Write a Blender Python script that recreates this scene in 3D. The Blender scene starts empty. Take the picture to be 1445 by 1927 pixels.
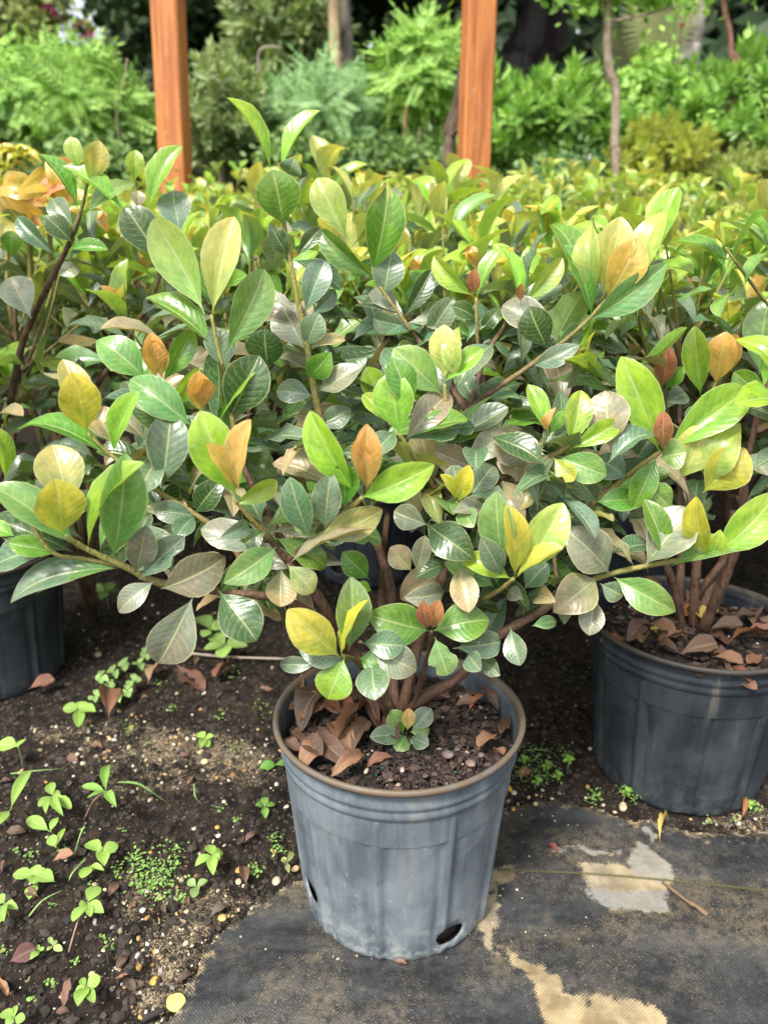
import bpy, math, random
import numpy as np
from mathutils import Vector, Matrix

R = math.radians
rng = random.Random(11)
S = bpy.context.scene
COL = S.collection

# ------------------------------------------------------------------ camera, sky, sun, exposure
H = 0.73
PITCH = R(18.9)
F_PX = 1428.0
cam_d = bpy.data.cameras.new('camera')
cam = bpy.data.objects.new('camera', cam_d)
COL.objects.link(cam)
cam.location = (0, 0, H)
cam.rotation_euler = (math.pi/2 - PITCH, 0, 0)
cam_d.sensor_fit = 'VERTICAL'
cam_d.sensor_height = 36
cam_d.lens = 36*F_PX/1927
cam_d.clip_start = 0.02
cam_d.clip_end = 300
cam_d.dof.use_dof = True
cam_d.dof.focus_distance = 0.80
cam_d.dof.aperture_fstop = 4.8
S.camera = cam

w = bpy.data.worlds.new('World')
S.world = w
w.use_nodes = True
SUN_EL, SUN_AZ = 54, 212          # azimuth the light comes from, clockwise from +Y
nt = w.node_tree
bg = nt.nodes['Background']
sky = nt.nodes.new('ShaderNodeTexSky')
sky.sky_type = 'NISHITA'
sky.sun_disc = False
sky.sun_elevation = R(SUN_EL)
sky.sun_rotation = R(SUN_AZ)
sky.air_density = 1.0
sky.dust_density = 3.5
sky.ozone_density = 0.6
hz = nt.nodes.new('ShaderNodeHueSaturation')      # thin bright cloud over the whole sky
hz.inputs['Saturation'].default_value = 0.30
hz.inputs['Value'].default_value = 1.35
nt.links.new(sky.outputs[0], hz.inputs['Color'])
nt.links.new(hz.outputs[0], bg.inputs[0])
bg.inputs[1].default_value = 0.14
sd = bpy.data.lights.new('sun', 'SUN')
sd.energy = 3.1
sd.angle = R(13)
sd.color = (1.0, 0.96, 0.88)
sun = bpy.data.objects.new('sun', sd)
COL.objects.link(sun)
_a = R(SUN_AZ)
_sv = Vector((math.sin(_a)*math.cos(R(SUN_EL)), math.cos(_a)*math.cos(R(SUN_EL)), math.sin(R(SUN_EL))))
sun.rotation_euler = _sv.to_track_quat('Z', 'Y').to_euler()
sun.location = (0, 0, 6)
S.view_settings.view_transform = 'Standard'
S.view_settings.look = 'None'
S.view_settings.gamma = 1.0
S.view_settings.exposure = 0.74
S.view_settings.use_curve_mapping = False

# ------------------------------------------------------------------ measuring: a photograph pixel and a distance give a place
cp, sp = math.cos(PITCH), math.sin(PITCH)
def ray(px, py):
    x, y = (px-722.5)/F_PX, -(py-963.5)/F_PX
    return Vector((x, cp + y*sp, -sp + y*cp))
def P(px, py, Y):
    r = ray(px, py)
    return Vector((0, 0, H)) + r*(Y/r.y)
def G(px, py, z=0.0):
    r = ray(px, py)
    return Vector((0, 0, H)) + r*((z-H)/r.z)
def depth(v):
    return v.y*cp + (H-v.z)*sp

# ------------------------------------------------------------------ numpy noise
def vnoise(x, y, seed=0):
    xi = np.floor(x).astype(np.int64); yi = np.floor(y).astype(np.int64)
    fx = x-xi; fy = y-yi
    fx = fx*fx*(3-2*fx); fy = fy*fy*(3-2*fy)
    def h(a, b):
        n = (a*374761393 + b*668265263 + seed*974634777) & 0xffffffff
        n = ((n ^ (n >> 13))*1274126177) & 0xffffffff
        return ((n ^ (n >> 16)) & 0xffff)/65535.0
    return (h(xi, yi)*(1-fx)+h(xi+1, yi)*fx)*(1-fy) + (h(xi, yi+1)*(1-fx)+h(xi+1, yi+1)*fx)*fy
def fbm(x, y, oct=4, seed=0):
    s = 0; a = .5; t = 0
    for i in range(oct):
        s = s + a*vnoise(x*2**i+17.3*i, y*2**i-9.1*i, seed+i); t += a; a *= .5
    return s/t
def poly_sd(X, Y, poly):
    """signed distance, positive inside"""
    d = np.full(X.shape, 1e9); ins = np.zeros(X.shape, bool)
    n = len(poly)
    for i in range(n):
        ax, ay = poly[i]; bx, by = poly[(i+1) % n]
        ex, ey = bx-ax, by-ay
        t = np.clip(((X-ax)*ex+(Y-ay)*ey)/max(ex*ex+ey*ey, 1e-12), 0, 1)
        d = np.minimum(d, np.hypot(X-ax-t*ex, Y-ay-t*ey))
        c = ((ay > Y) != (by > Y)) & (X < (bx-ax)*(Y-ay)/((by-ay) if by != ay else 1e-12)+ax)
        ins ^= c
    return np.where(ins, d, -d)

# ------------------------------------------------------------------ materials
class N:
    def __init__(s, name):
        s.m = bpy.data.materials.new(name); s.m.use_nodes = True
        s.t = s.m.node_tree; s.b = s.t.nodes['Principled BSDF']; s.o = s.t.nodes['Material Output']
    def n(s, kind, **k):
        x = s.t.nodes.new('ShaderNode'+kind)
        for a, v in k.items(): setattr(x, a, v)
        return x
    def l(s, a, b): s.t.links.new(a, b)
    def val(s, x, sock):
        if hasattr(x, 'links') or hasattr(x, 'is_linked'): s.l(x, sock)
        else: sock.default_value = x
    def math(s, op, a, b=0.0, c=0.0, clamp=False):
        x = s.n('Math', operation=op, use_clamp=clamp)
        s.val(a, x.inputs[0]); s.val(b, x.inputs[1]); s.val(c, x.inputs[2])
        return x.outputs[0]
    def ramp(s, v, lo, hi, a=0.0, b=1.0):
        x = s.n('MapRange'); x.interpolation_type = 'SMOOTHSTEP'
        s.val(v, x.inputs[0]); x.inputs[1].default_value = lo; x.inputs[2].default_value = hi
        x.inputs[3].default_value = a; x.inputs[4].default_value = b
        return x.outputs[0]
    def mix(s, f, a, b, blend='MIX'):
        x = s.n('Mix', data_type='RGBA', blend_type=blend)
        s.val(f, x.inputs[0]); s.val(a, x.inputs[6]); s.val(b, x.inputs[7])
        return x.outputs[2]
    def noise(s, vec, scale, detail=3, rough=.55, dist=0):
        x = s.n('TexNoise'); x.inputs['Scale'].default_value = scale; x.inputs['Detail'].default_value = detail
        x.inputs['Roughness'].default_value = rough; x.inputs['Distortion'].default_value = dist
        if vec is not None: s.l(vec, x.inputs['Vector'])
        return x.outputs[0]
    def bump(s, h, strength=.5, dist=.002, prev=None):
        x = s.n('Bump'); x.inputs['Strength'].default_value = strength; x.inputs['Distance'].default_value = dist
        s.l(h, x.inputs['Height'])
        if prev is not None: s.l(prev, x.inputs['Normal'])
        return x.outputs[0]
    def P(s, **k):
        for a, v in k.items(): s.val(v, s.b.inputs[a.replace('_', ' ')])
def rgb(r, g, b): return (r, g, b, 1)

def leaf_material(name='shrub_leaf', joined=False):
    """colour from the leaf object's own colour, its alpha is how dusty the old leaf is"""
    m = N(name)
    oi = m.n('ObjectInfo')
    if joined:
        at = m.n('Attribute', attribute_name='tint'); ge = m.n('NewGeometry'); RND, CLR, ALP = ge.outputs['Random Per Island'], at.outputs['Color'], at.outputs['Alpha']
    else: RND, CLR, ALP = oi.outputs['Random'], oi.outputs['Color'], oi.outputs['Alpha']
    uv = m.n('UVMap'); sx = m.n('SeparateXYZ'); m.l(uv.outputs[0], sx.inputs[0])
    tc = m.n('TexCoord')
    u = m.math('ABSOLUTE', m.math('MULTIPLY_ADD', sx.outputs[0], 2.0, -1.0))
    v = sx.outputs[1]
    off = m.n('CombineXYZ'); m.l(m.math('MULTIPLY', RND, 37.0), off.inputs[0]); m.l(m.math('MULTIPLY', RND, 91.0), off.inputs[1])
    va = m.n('VectorMath', operation='ADD'); m.l(uv.outputs[0], va.inputs[0]); m.l(off.outputs[0], va.inputs[1])
    nz = m.noise(va.outputs[0], 3.5, 4, .6)
    nf = m.noise(va.outputs[0], 16, 4, .7, .6)
    wob = m.math('MULTIPLY', m.math('SUBTRACT', nz, .5), 1.1)
    curve = m.math('MULTIPLY', m.math('POWER', u, 1.35), -2.0)
    sv = m.math('ADD', m.math('MULTIPLY_ADD', v, 9.5, wob), curve)
    fr = m.math('ABSOLUTE', m.math('SUBTRACT', m.math('FRACT', sv), .5))
    vein = m.math('MULTIPLY', m.ramp(fr, 0.02, 0.10, 1, 0), m.ramp(u, .70, .92, 1, 0))
    mid = m.ramp(u, .025, .075, 1, 0)
    lines = m.math('MAXIMUM', mid, m.math('MULTIPLY', vein, .42))
    edge = m.ramp(u, .915, .965)
    base = CLR
    hsv = m.n('HueSaturation'); m.l(base, hsv.inputs['Color'])
    m.l(m.math('MULTIPLY_ADD', RND, .035, .4825), hsv.inputs['Hue'])
    m.l(m.math('MULTIPLY_ADD', nz, 1.3, .36), hsv.inputs['Value'])
    c = hsv.outputs[0]
    # every blade drifts from greener at its stalk to warmer near the tip, in uneven patches
    g1 = m.ramp(m.math('ADD', v, m.math('MULTIPLY_ADD', nz, 1.6, -.8)), .15, .95)
    c = m.mix(m.math('MULTIPLY', g1, .55), m.mix(1.0, c, rgb(.80, .97, .85), 'MULTIPLY'), m.mix(1.0, c, rgb(1.35, 1.02, .95), 'MULTIPLY'))
    blot = m.ramp(m.noise(va.outputs[0], 6.5, 3, .6, 1.2), .54, .62, 0, .30)
    c = m.mix(blot, c, m.mix(1.0, c, rgb(.55, .78, .62), 'MULTIPLY'))
    # paler flecks in the blade
    fleck = m.math('MULTIPLY', m.ramp(nf, .50, .62), .34)
    c = m.mix(fleck, c, m.mix(.5, c, rgb(.42, .48, .24)))
    pale = m.mix(.62, c, rgb(.62, .66, .30))
    # grey film and brown weathering on old leaves
    film = m.math('MULTIPLY', ALP, m.ramp(m.noise(va.outputs[0], 2.6, 5, .68, .4), .33, .68, .1, .85))
    filmc = m.mix(m.ramp(m.noise(va.outputs[0], 1.7, 2), .45, .62), rgb(.20, .25, .195), rgb(.235, .195, .145))
    c = m.mix(m.math('MULTIPLY', film, .8), c, filmc)
    spots = m.math('MULTIPLY', m.ramp(m.noise(va.outputs[0], 11, 2, .5), .69, .73), m.math('MULTIPLY', ALP, .8))
    c = m.mix(spots, c, rgb(.07, .05, .03))
    c = m.mix(m.math('MULTIPLY', lines, .72), c, pale)
    c = m.mix(m.math('MULTIPLY', edge, .7), c, m.mix(.5, c, rgb(.66, .62, .34)))
    geo = m.n('NewGeometry')
    under = m.mix(.40, c, m.mix(.5, c, rgb(.36, .42, .22)))
    c = m.mix(geo.outputs['Backfacing'], c, under)
    # quilted blade between the side veins
    ridge = m.math('MULTIPLY', m.math('COSINE', m.math('MULTIPLY', m.math('SUBTRACT', sv, .5), 6.2832)), m.ramp(u, 0.02, .5, .6, 1))
    hgt = m.math('ADD', m.math('MULTIPLY', ridge, -.17), m.math('MULTIPLY', mid, -1.0))
    b1 = m.bump(m.math('MULTIPLY_ADD', nz, 1.6, hgt), .34, .0010)
    b2 = m.bump(nf, .25, .0006, b1)
    rough = m.math('ADD', m.math('MULTIPLY_ADD', film, .20, .21), m.math('MULTIPLY', geo.outputs['Backfacing'], .2))
    m.P(Base_Color=c, Roughness=rough, Specular_IOR_Level=.75)
    m.l(b2, m.b.inputs['Normal'])
    tr = m.n('BsdfTranslucent'); tcol = m.mix(1.0, c, rgb(1.25, 1.15, .45), 'MULTIPLY'); m.l(tcol, tr.inputs[0]); m.l(b2, tr.inputs['Normal'])
    ms = m.n('MixShader'); m.l(m.math('MULTIPLY_ADD', ALP, -.26, .40), ms.inputs[0])
    m.l(m.b.outputs[0], ms.inputs[1]); m.l(tr.outputs[0], ms.inputs[2]); m.l(ms.outputs[0], m.o.inputs[0])
    return m.m
M_LEAF = leaf_material()
M_LEAFJ = leaf_material('old_shrub_leaf', True)

def foliage_material(name, col, col2, trans=.3, rough=.5, attr=None):
    m = N(name); oi = m.n('ObjectInfo'); tc = m.n('TexCoord')
    geo = m.n('NewGeometry')
    r = geo.outputs['Random Per Island']
    f = m.math('ADD', m.math('MULTIPLY', r, .6), m.math('MULTIPLY', oi.outputs['Random'], .4))
    c = m.mix(f, rgb(*col), rgb(*col2))
    m.P(Base_Color=c, Roughness=rough, Specular_IOR_Level=.4)
    tr = m.n('BsdfTranslucent'); m.l(m.mix(1.0, c, rgb(1.2, 1.15, .6), 'MULTIPLY'), tr.inputs[0])
    ms = m.n('MixShader'); ms.inputs[0].default_value = trans
    m.l(m.b.outputs[0], ms.inputs[1]); m.l(tr.outputs[0], ms.inputs[2]); m.l(ms.outputs[0], m.o.inputs[0])
    return m.m

def bark_material():
    m = N('bark'); at = m.n('Attribute', attribute_name='age'); tc = m.n('TexCoord')
    n1 = m.noise(tc.outputs['Object'], 160, 4, .65); n2 = m.noise(tc.outputs['Object'], 35, 3)
    mp = m.n('Mapping'); mp.inputs['Scale'].default_value = (220, 220, 30); m.l(tc.outputs['Object'], mp.inputs[0])
    n3 = m.noise(mp.outputs[0], 1, 3)
    old = m.mix(m.ramp(n2, .35, .65), rgb(.060, .028, .017), rgb(.125, .068, .042))
    old = m.mix(m.ramp(n3, .5, .7, 0, .6), old, rgb(.20, .115, .070))
    young = m.mix(n2, rgb(.22, .27, .06), rgb(.26, .16, .055))
    c = m.mix(m.ramp(m.math('ADD', at.outputs['Fac'], m.math('MULTIPLY_ADD', n2, .4, -.2)), .35, .8), old, young)
    m.P(Base_Color=c, Roughness=.65)
    m.l(m.bump(m.math('ADD', n1, n3), .9, .003), m.b.inputs['Normal'])
    return m.m
M_BARK = bark_material()

def pot_material(name, base, dust, amt, lip=None, foot_=.7):
    m = N(name); tc = m.n('TexCoord'); O = tc.outputs['Object']
    sx = m.n('SeparateXYZ'); m.l(O, sx.inputs[0])
    mp = m.n('Mapping'); mp.inputs['Scale'].default_value = (30, 30, 3.5); m.l(O, mp.inputs[0])
    streak = m.noise(mp.outputs[0], 1.0, 4, .6, .3)
    big = m.noise(O, 14, 5, .65, .8)
    fine = m.noise(O, 420, 2, .6)
    c = m.mix(m.ramp(m.math('ADD', m.math('MULTIPLY', streak, .5), m.math('MULTIPLY', big, .5)), .38, .62, 0, amt), rgb(*base), rgb(*dust))
    # chalky splash band near the foot
    foot = m.math('MULTIPLY', m.ramp(sx.outputs[2], .0, .09, foot_, 0), m.ramp(m.noise(O, 60, 5, .7), .40, .68))
    c = m.mix(m.math('MULTIPLY', foot, amt), c, rgb(.40, .42, .40))
    sp_ = m.ramp(m.noise(O, 230, 2, .5), .73, .77)
    c = m.mix(m.math('MULTIPLY', sp_, .7*foot_), c, rgb(.55, .56, .54))
    sc = m.n('Mapping'); sc.inputs['Scale'].default_value = (60, 60, 9); sc.inputs['Rotation'].default_value = (.5, .4, .2); m.l(O, sc.inputs[0])
    scr = m.ramp(m.noise(sc.outputs[0], 2.5, 2, .4), .70, .73)
    c = m.mix(m.math('MULTIPLY', scr, .28*foot_), c, rgb(.34, .35, .34))
    if lip:
        lp = m.math('MULTIPLY', m.ramp(sx.outputs[2], .238, .2415), m.ramp(m.noise(O, 40, 4, .6), .25, .6, .55, 1))
        c = m.mix(lp, c, rgb(*lip))
        run = m.math('MULTIPLY', m.ramp(streak, .6, .7), m.ramp(sx.outputs[2], .05, .22, 0, .35))
        c = m.mix(run, c, rgb(.22, .19, .13))
    m.P(Base_Color=c, Roughness=m.ramp(big, .3, .7, .42, .68), Specular_IOR_Level=.45)
    b = m.bump(big, .25, .003); b = m.bump(fine, .12, .0006, b)
    m.l(b, m.b.inputs['Normal'])
    return m.m
M_POT_FRONT = pot_material('weathered_pot_plastic', (.076, .095, .114), (.180, .212, .238), .85, (.13, .095, .062))
M_POT = pot_material('black_pot_plastic', (.015, .020, .027), (.046, .056, .067), .7, (.06, .052, .042), .15)

def attr_color_material(name, rough=.9, bumpscale=300, bump=.4):
    m = N(name); at = m.n('Attribute', attribute_name='tint'); tc = m.n('TexCoord')
    n = m.noise(tc.outputs['Object'], bumpscale, 3)
    c = m.mix(1.0, at.outputs['Color'], m.mix(n, rgb(.65, .65, .65), rgb(1.3, 1.3, 1.3)), 'MULTIPLY')
    m.P(Base_Color=c, Roughness=rough)
    m.l(m.bump(n, bump, .001), m.b.inputs['Normal'])
    return m.m
M_BITS = attr_color_material('crumbs')

def obj_color_material(name, rough=.7, scale=80, trans=0, veins=False):
    m = N(name); oi = m.n('ObjectInfo'); tc = m.n('TexCoord')
    n = m.noise(tc.outputs['Object'], scale, 4, .65)
    c = m.mix(1.0, oi.outputs['Color'], m.mix(m.ramp(n, .3, .7), rgb(.6, .58, .55), rgb(1.35, 1.35, 1.3)), 'MULTIPLY')
    nb = m.bump(n, .4, .001)
    if veins:
        uv = m.n('UVMap'); sx = m.n('SeparateXYZ'); m.l(uv.outputs[0], sx.inputs[0])
        u = m.math('ABSOLUTE', m.math('MULTIPLY_ADD', sx.outputs[0], 2.0, -1.0))
        mid = m.ramp(u, .03, .1, 1, 0)
        sv = m.math('SUBTRACT', m.math('MULTIPLY', sx.outputs[1], 7), m.math('MULTIPLY', u, 1.7))
        fr = m.math('ABSOLUTE', m.math('SUBTRACT', m.math('FRACT', sv), .5))
        ln = m.math('MAXIMUM', mid, m.ramp(fr, .03, .12, .45, 0))
        c = m.mix(m.math('MULTIPLY', ln, .42 if trans > .2 else .14), c, m.mix(.6, c, rgb(.8, .8, .5)))
        nb = m.bump(ln, .5, .0007, nb)
    m.P(Base_Color=c, Roughness=rough); m.l(nb, m.b.inputs['Normal'])
    if trans:
        tr = m.n('BsdfTranslucent'); m.l(m.mix(1.0, c, rgb(1.2, 1.15, .6), 'MULTIPLY'), tr.inputs[0])
        ms = m.n('MixShader'); ms.inputs[0].default_value = trans
        m.l(m.b.outputs[0], ms.inputs[1]); m.l(tr.outputs[0], ms.inputs[2]); m.l(ms.outputs[0], m.o.inputs[0])
    return m.m
M_WEED = obj_color_material('weed_leaf', .5, 120, .3, True)
M_DRY = obj_color_material('dry_leaf', .6, 70, .05, True)
M_STONE = obj_color_material('stone', .85, 150)
M_WOODBIT = obj_color_material('wood_bit', .8, 200)

def post_material():
    m = N('stained_wood'); tc = m.n('TexCoord'); O = tc.outputs['Object']
    mp = m.n('Mapping'); mp.inputs['Scale'].default_value = (42, 42, 2.2); m.l(O, mp.inputs[0])
    g = m.noise(mp.outputs[0], 1.2, 6, .65, .6)
    k = m.noise(O, 9, 3)
    c = m.mix(m.ramp(g, .3, .7), rgb(.28, .080, .018), rgb(.52, .19, .048))
    c = m.mix(m.ramp(k, .45, .7, 0, .5), c, rgb(.36, .10, .025))
    mp2 = m.n('Mapping'); mp2.inputs['Scale'].default_value = (9, 9, 3); m.l(O, mp2.inputs[0])
    kn = m.noise(mp2.outputs[0], 2, 1)
    c = m.mix(m.ramp(kn, .70, .74, 0, .7), c, rgb(.16, .05, .02))
    mp3 = m.n('Mapping'); mp3.inputs['Scale'].default_value = (120, 120, 1.6); m.l(O, mp3.inputs[0])
    ck = m.ramp(m.noise(mp3.outputs[0], 1.0, 3, .5), .62, .70, 0, .75)
    c = m.mix(ck, c, rgb(.17, .05, .015)); c = m.mix(m.ramp(m.noise(O, 30, 5, .7), .55, .75, 0, .35), c, rgb(.55, .36, .20))
    m.P(Base_Color=c, Roughness=.6); m.l(m.bump(m.math('SUBTRACT', g, ck), .6, .004), m.b.inputs['Normal'])
    return m.m
M_POST = post_material()

def trunk_material(name, a, b, sc=(20, 20, 5)):
    m = N(name); tc = m.n('TexCoord'); O = tc.outputs['Object']
    mp = m.n('Mapping'); mp.inputs['Scale'].default_value = sc; m.l(O, mp.inputs[0])
    g = m.noise(mp.outputs[0], 1.2, 6, .65, .6)
    c = m.mix(m.ramp(g, .35, .65), rgb(*a), rgb(*b))
    m.P(Base_Color=c, Roughness=.85); m.l(m.bump(g, .6, .02), m.b.inputs['Normal'])
    return m.m

def soil_material():
    m = N('soil'); tc = m.n('TexCoord'); O = tc.outputs['Object']
    at = m.n('Attribute', attribute_name='sand')
    n1 = m.noise(O, 55, 6, .72); n2 = m.noise(O, 400, 3, .6); n3 = m.noise(O, 9, 3)
    dark = m.mix(m.ramp(n1, .35, .68), rgb(.009, .007, .006), rgb(.045, .032, .024))
    sand = m.mix(m.ramp(n2, .35, .65), rgb(.07, .052, .035), rgb(.33, .26, .17))
    f = m.ramp(m.math('ADD', at.outputs['Fac'], m.math('ADD', m.math('MULTIPLY_ADD', n1, .9, -.45), m.math('MULTIPLY_ADD', n2, .8, -.4))), .42, .68)
    c = m.mix(f, dark, sand)
    grains = m.ramp(m.noise(O, 260, 1, .4), .70, .74, 0, .6)
    c = m.mix(grains, c, rgb(.40, .33, .22))
    m.P(Base_Color=c, Roughness=.95, Specular_IOR_Level=.2)
    b = m.bump(n1, .9, .010); b = m.bump(n2, .7, .002, b)
    m.l(b, m.b.inputs['Normal'])
    return m.m
M_SOIL = soil_material()

def mat_material():
    m = N('woven_fabric'); tc = m.n('TexCoord'); O = tc.outputs['Object']
    at = m.n('Attribute', attribute_name='sand')
    rt = m.n('Mapping'); rt.inputs['Rotation'].default_value = (0, 0, R(4)); m.l(O, rt.inputs[0])
    sx = m.n('SeparateXYZ'); m.l(rt.outputs[0], sx.inputs[0])
    a = m.math('SINE', m.math('MULTIPLY', sx.outputs[0], 2*math.pi/.0042))
    b_ = m.math('SINE', m.math('MULTIPLY', sx.outputs[1], 2*math.pi/.0036))
    weave = m.math('MULTIPLY', a, b_)
    n1 = m.noise(O, 7, 6, .68, .3); n2 = m.noise(O, 90, 5, .7); n3 = m.noise(O, 500, 2)
    mp = m.n('Mapping'); mp.inputs['Scale'].default_value = (3.2, 13, 1); mp.inputs['Rotation'].default_value = (0, 0, .06); m.l(O, mp.inputs[0])
    st = m.noise(mp.outputs[0], 1.4, 4, .6, .5)
    c = m.mix(m.ramp(m.math('MULTIPLY_ADD', n2, .35, m.math('MULTIPLY', st, .7)), .4, .68), rgb(.009, .010, .012), rgb(.046, .049, .054))
    c = m.mix(m.math('MULTIPLY', m.ramp(weave, -.2, .9, 0, .35), m.ramp(n1, .35, .6)), c, rgb(.11, .105, .095))
    dirt = m.math('MULTIPLY', m.ramp(n1, .40, .60), m.ramp(m.math('ADD', n2, m.math('MULTIPLY', weave, -.07)), .36, .60))
    c = m.mix(m.math('MULTIPLY', dirt, .36), c, m.mix(m.ramp(m.noise(O, 19, 3), .4, .6), rgb(.10, .085, .06), rgb(.24, .18, .105)))
    sg = m.math('MULTIPLY', m.ramp(n3, .55, .72), m.ramp(n1, .38, .55, .15, .8))
    c = m.mix(m.math('MULTIPLY', sg, .5), c, rgb(.33, .28, .19))
    f = m.ramp(m.math('ADD', at.outputs['Fac'], m.math('ADD', m.math('MULTIPLY_ADD', n2, 1.3, -.62), m.math('MULTIPLY', weave, .12))), .36, .66)
    grey = m.n('Attribute', attribute_name='grey')
    sand = m.mix(m.ramp(m.noise(O, 45, 4), .3, .7), rgb(.20, .145, .075), rgb(.40, .31, .175))
    gs = m.mix(n2, rgb(.12, .13, .13), rgb(.32, .32, .30))
    sand = m.mix(grey.outputs['Fac'], sand, gs)
    sand = m.mix(m.ramp(weave, -.9, .3, .5, 0), sand, m.mix(.5, sand, rgb(.12, .09, .05)))
    c = m.mix(f, c, sand)
    m.P(Base_Color=c, Roughness=m.ramp(st, .3, .7, .75, .5), Specular_IOR_Level=.35)
    b = m.bump(weave, .25, .0008); b = m.bump(n2, .4, .0025, b)
    m.l(b, m.b.inputs['Normal'])
    return m.m
M_MAT = mat_material()

def litter_soil_material():
    m = N('potting_soil'); tc = m.n('TexCoord'); O = tc.outputs['Object']
    n1 = m.noise(O, 110, 6, .72); n2 = m.noise(O, 500, 3, .6)
    c = m.mix(m.ramp(n1, .35, .68), rgb(.010, .007, .006), rgb(.05, .030, .024))
    m.P(Base_Color=c, Roughness=.95); b = m.bump(n1, 1, .006); b = m.bump(n2, .7, .0015, b); m.l(b, m.b.inputs['Normal'])
    return m.m
M_POTSOIL = litter_soil_material()

# ------------------------------------------------------------------ mesh helpers
class MB:
    def __init__(s): s.v = []; s.f = []; s.col = []; s.uv = []; s.age = []
    def add(s, vs, fs, col=None, uvs=None, age=None):
        o = len(s.v); s.v += [tuple(x) for x in vs]; s.f += [tuple(o+i for i in f) for f in fs]
        s.col += [col or (1, 1, 1)]*len(vs)
        s.uv += uvs if uvs else [(0, 0)]*len(vs)
        s.age += age if age else [0]*len(vs)
    def mesh(s, name, mat, smooth=True, tint=False, uv=False, age=False):
        me = bpy.data.meshes.new(name); me.from_pydata(s.v, [], s.f)
        if mat: me.materials.append(mat)
        if smooth: me.polygons.foreach_set('use_smooth', [True]*len(me.polygons))
        if tint:
            a = me.attributes.new('tint', 'FLOAT_COLOR', 'POINT')
            a.data.foreach_set('color', np.array([(c[0], c[1], c[2], c[3] if len(c) > 3 else 1) for c in s.col], 'f').ravel())
        if age:
            a = me.attributes.new('age', 'FLOAT', 'POINT'); a.data.foreach_set('value', np.array(s.age, 'f'))
        if uv:
            l = me.uv_layers.new(name='UVMap'); idx = np.zeros(len(me.loops), 'i'); me.loops.foreach_get('vertex_index', idx)
            l.data.foreach_set('uv', np.array(s.uv, 'f')[idx].ravel())
        me.update()
        return me
def link(name, me, parent=None, loc=None, mat4=None, color=None):
    o = bpy.data.objects.new(name, me); COL.objects.link(o)
    if parent is not None: o.parent = parent
    if mat4 is not None: o.matrix_basis = mat4
    elif loc is not None: o.location = loc
    if color is not None: o.color = color
    return o
def tag(o, label, cat, group=None):
    o['label'] = label; o['category'] = cat
    if group: o['group'] = group
    return o
def empty(name, loc, label, cat, group=None, rz=0):
    o = bpy.data.objects.new(name, None); COL.objects.link(o); o.location = loc; o.rotation_euler = (0, 0, rz)
    o.empty_display_size = .05
    return tag(o, label, cat, group)

def smooth_path(pts, k=5):
    pts = [Vector(p) for p in pts]
    if len(pts) < 3: return pts if len(pts) == 2 and k == 0 else [pts[0].lerp(pts[-1], i/k) for i in range(k+1)]
    out = []
    n = len(pts)
    for i in range(n-1):
        p0 = pts[max(i-1, 0)]; p1 = pts[i]; p2 = pts[i+1]; p3 = pts[min(i+2, n-1)]
        for j in range(k):
            t = j/k
            out.append(.5*((2*p1)+(p2-p0)*t+(2*p0-5*p1+4*p2-p3)*t*t+(3*p1-p0-3*p2+p3)*t**3))
    out.append(pts[-1])
    return out
def tube(mb, pts, r0, r1, seg=7, a0=0., a1=1., k=4, knob=0, col=None, rnd=rng):
    ps = smooth_path(pts, k); n = len(ps)
    up = Vector((.31, .17, .93)); vs = []; fs = []; ag = []
    for i, p in enumerate(ps):
        t = (ps[min(i+1, n-1)]-ps[max(i-1, 0)])
        if t.length < 1e-9: t = Vector((0, 0, 1))
        t.normalize(); a = t.cross(up)
        if a.length < .05: a = t.cross(Vector((1, 0, 0)))
        a.normalize(); b = t.cross(a)
        f = i/(n-1); r = r0+(r1-r0)*f
        if knob: r *= 1+knob*rnd.uniform(-.5, 1)
        for j in range(seg):
            an = 2*math.pi*j/seg; vs.append(p+(a*math.cos(an)+b*math.sin(an))*r); ag.append(a0+(a1-a0)*f)
    for i in range(n-1):
        for j in range(seg):
            q = i*seg; fs.append((q+j, q+(j+1) % seg, q+seg+(j+1) % seg, q+seg+j))
    fs.append(tuple(range(seg-1, -1, -1))); fs.append(tuple((n-1)*seg+j for j in range(seg)))
    mb.add(vs, fs, col, None, ag)

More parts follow.
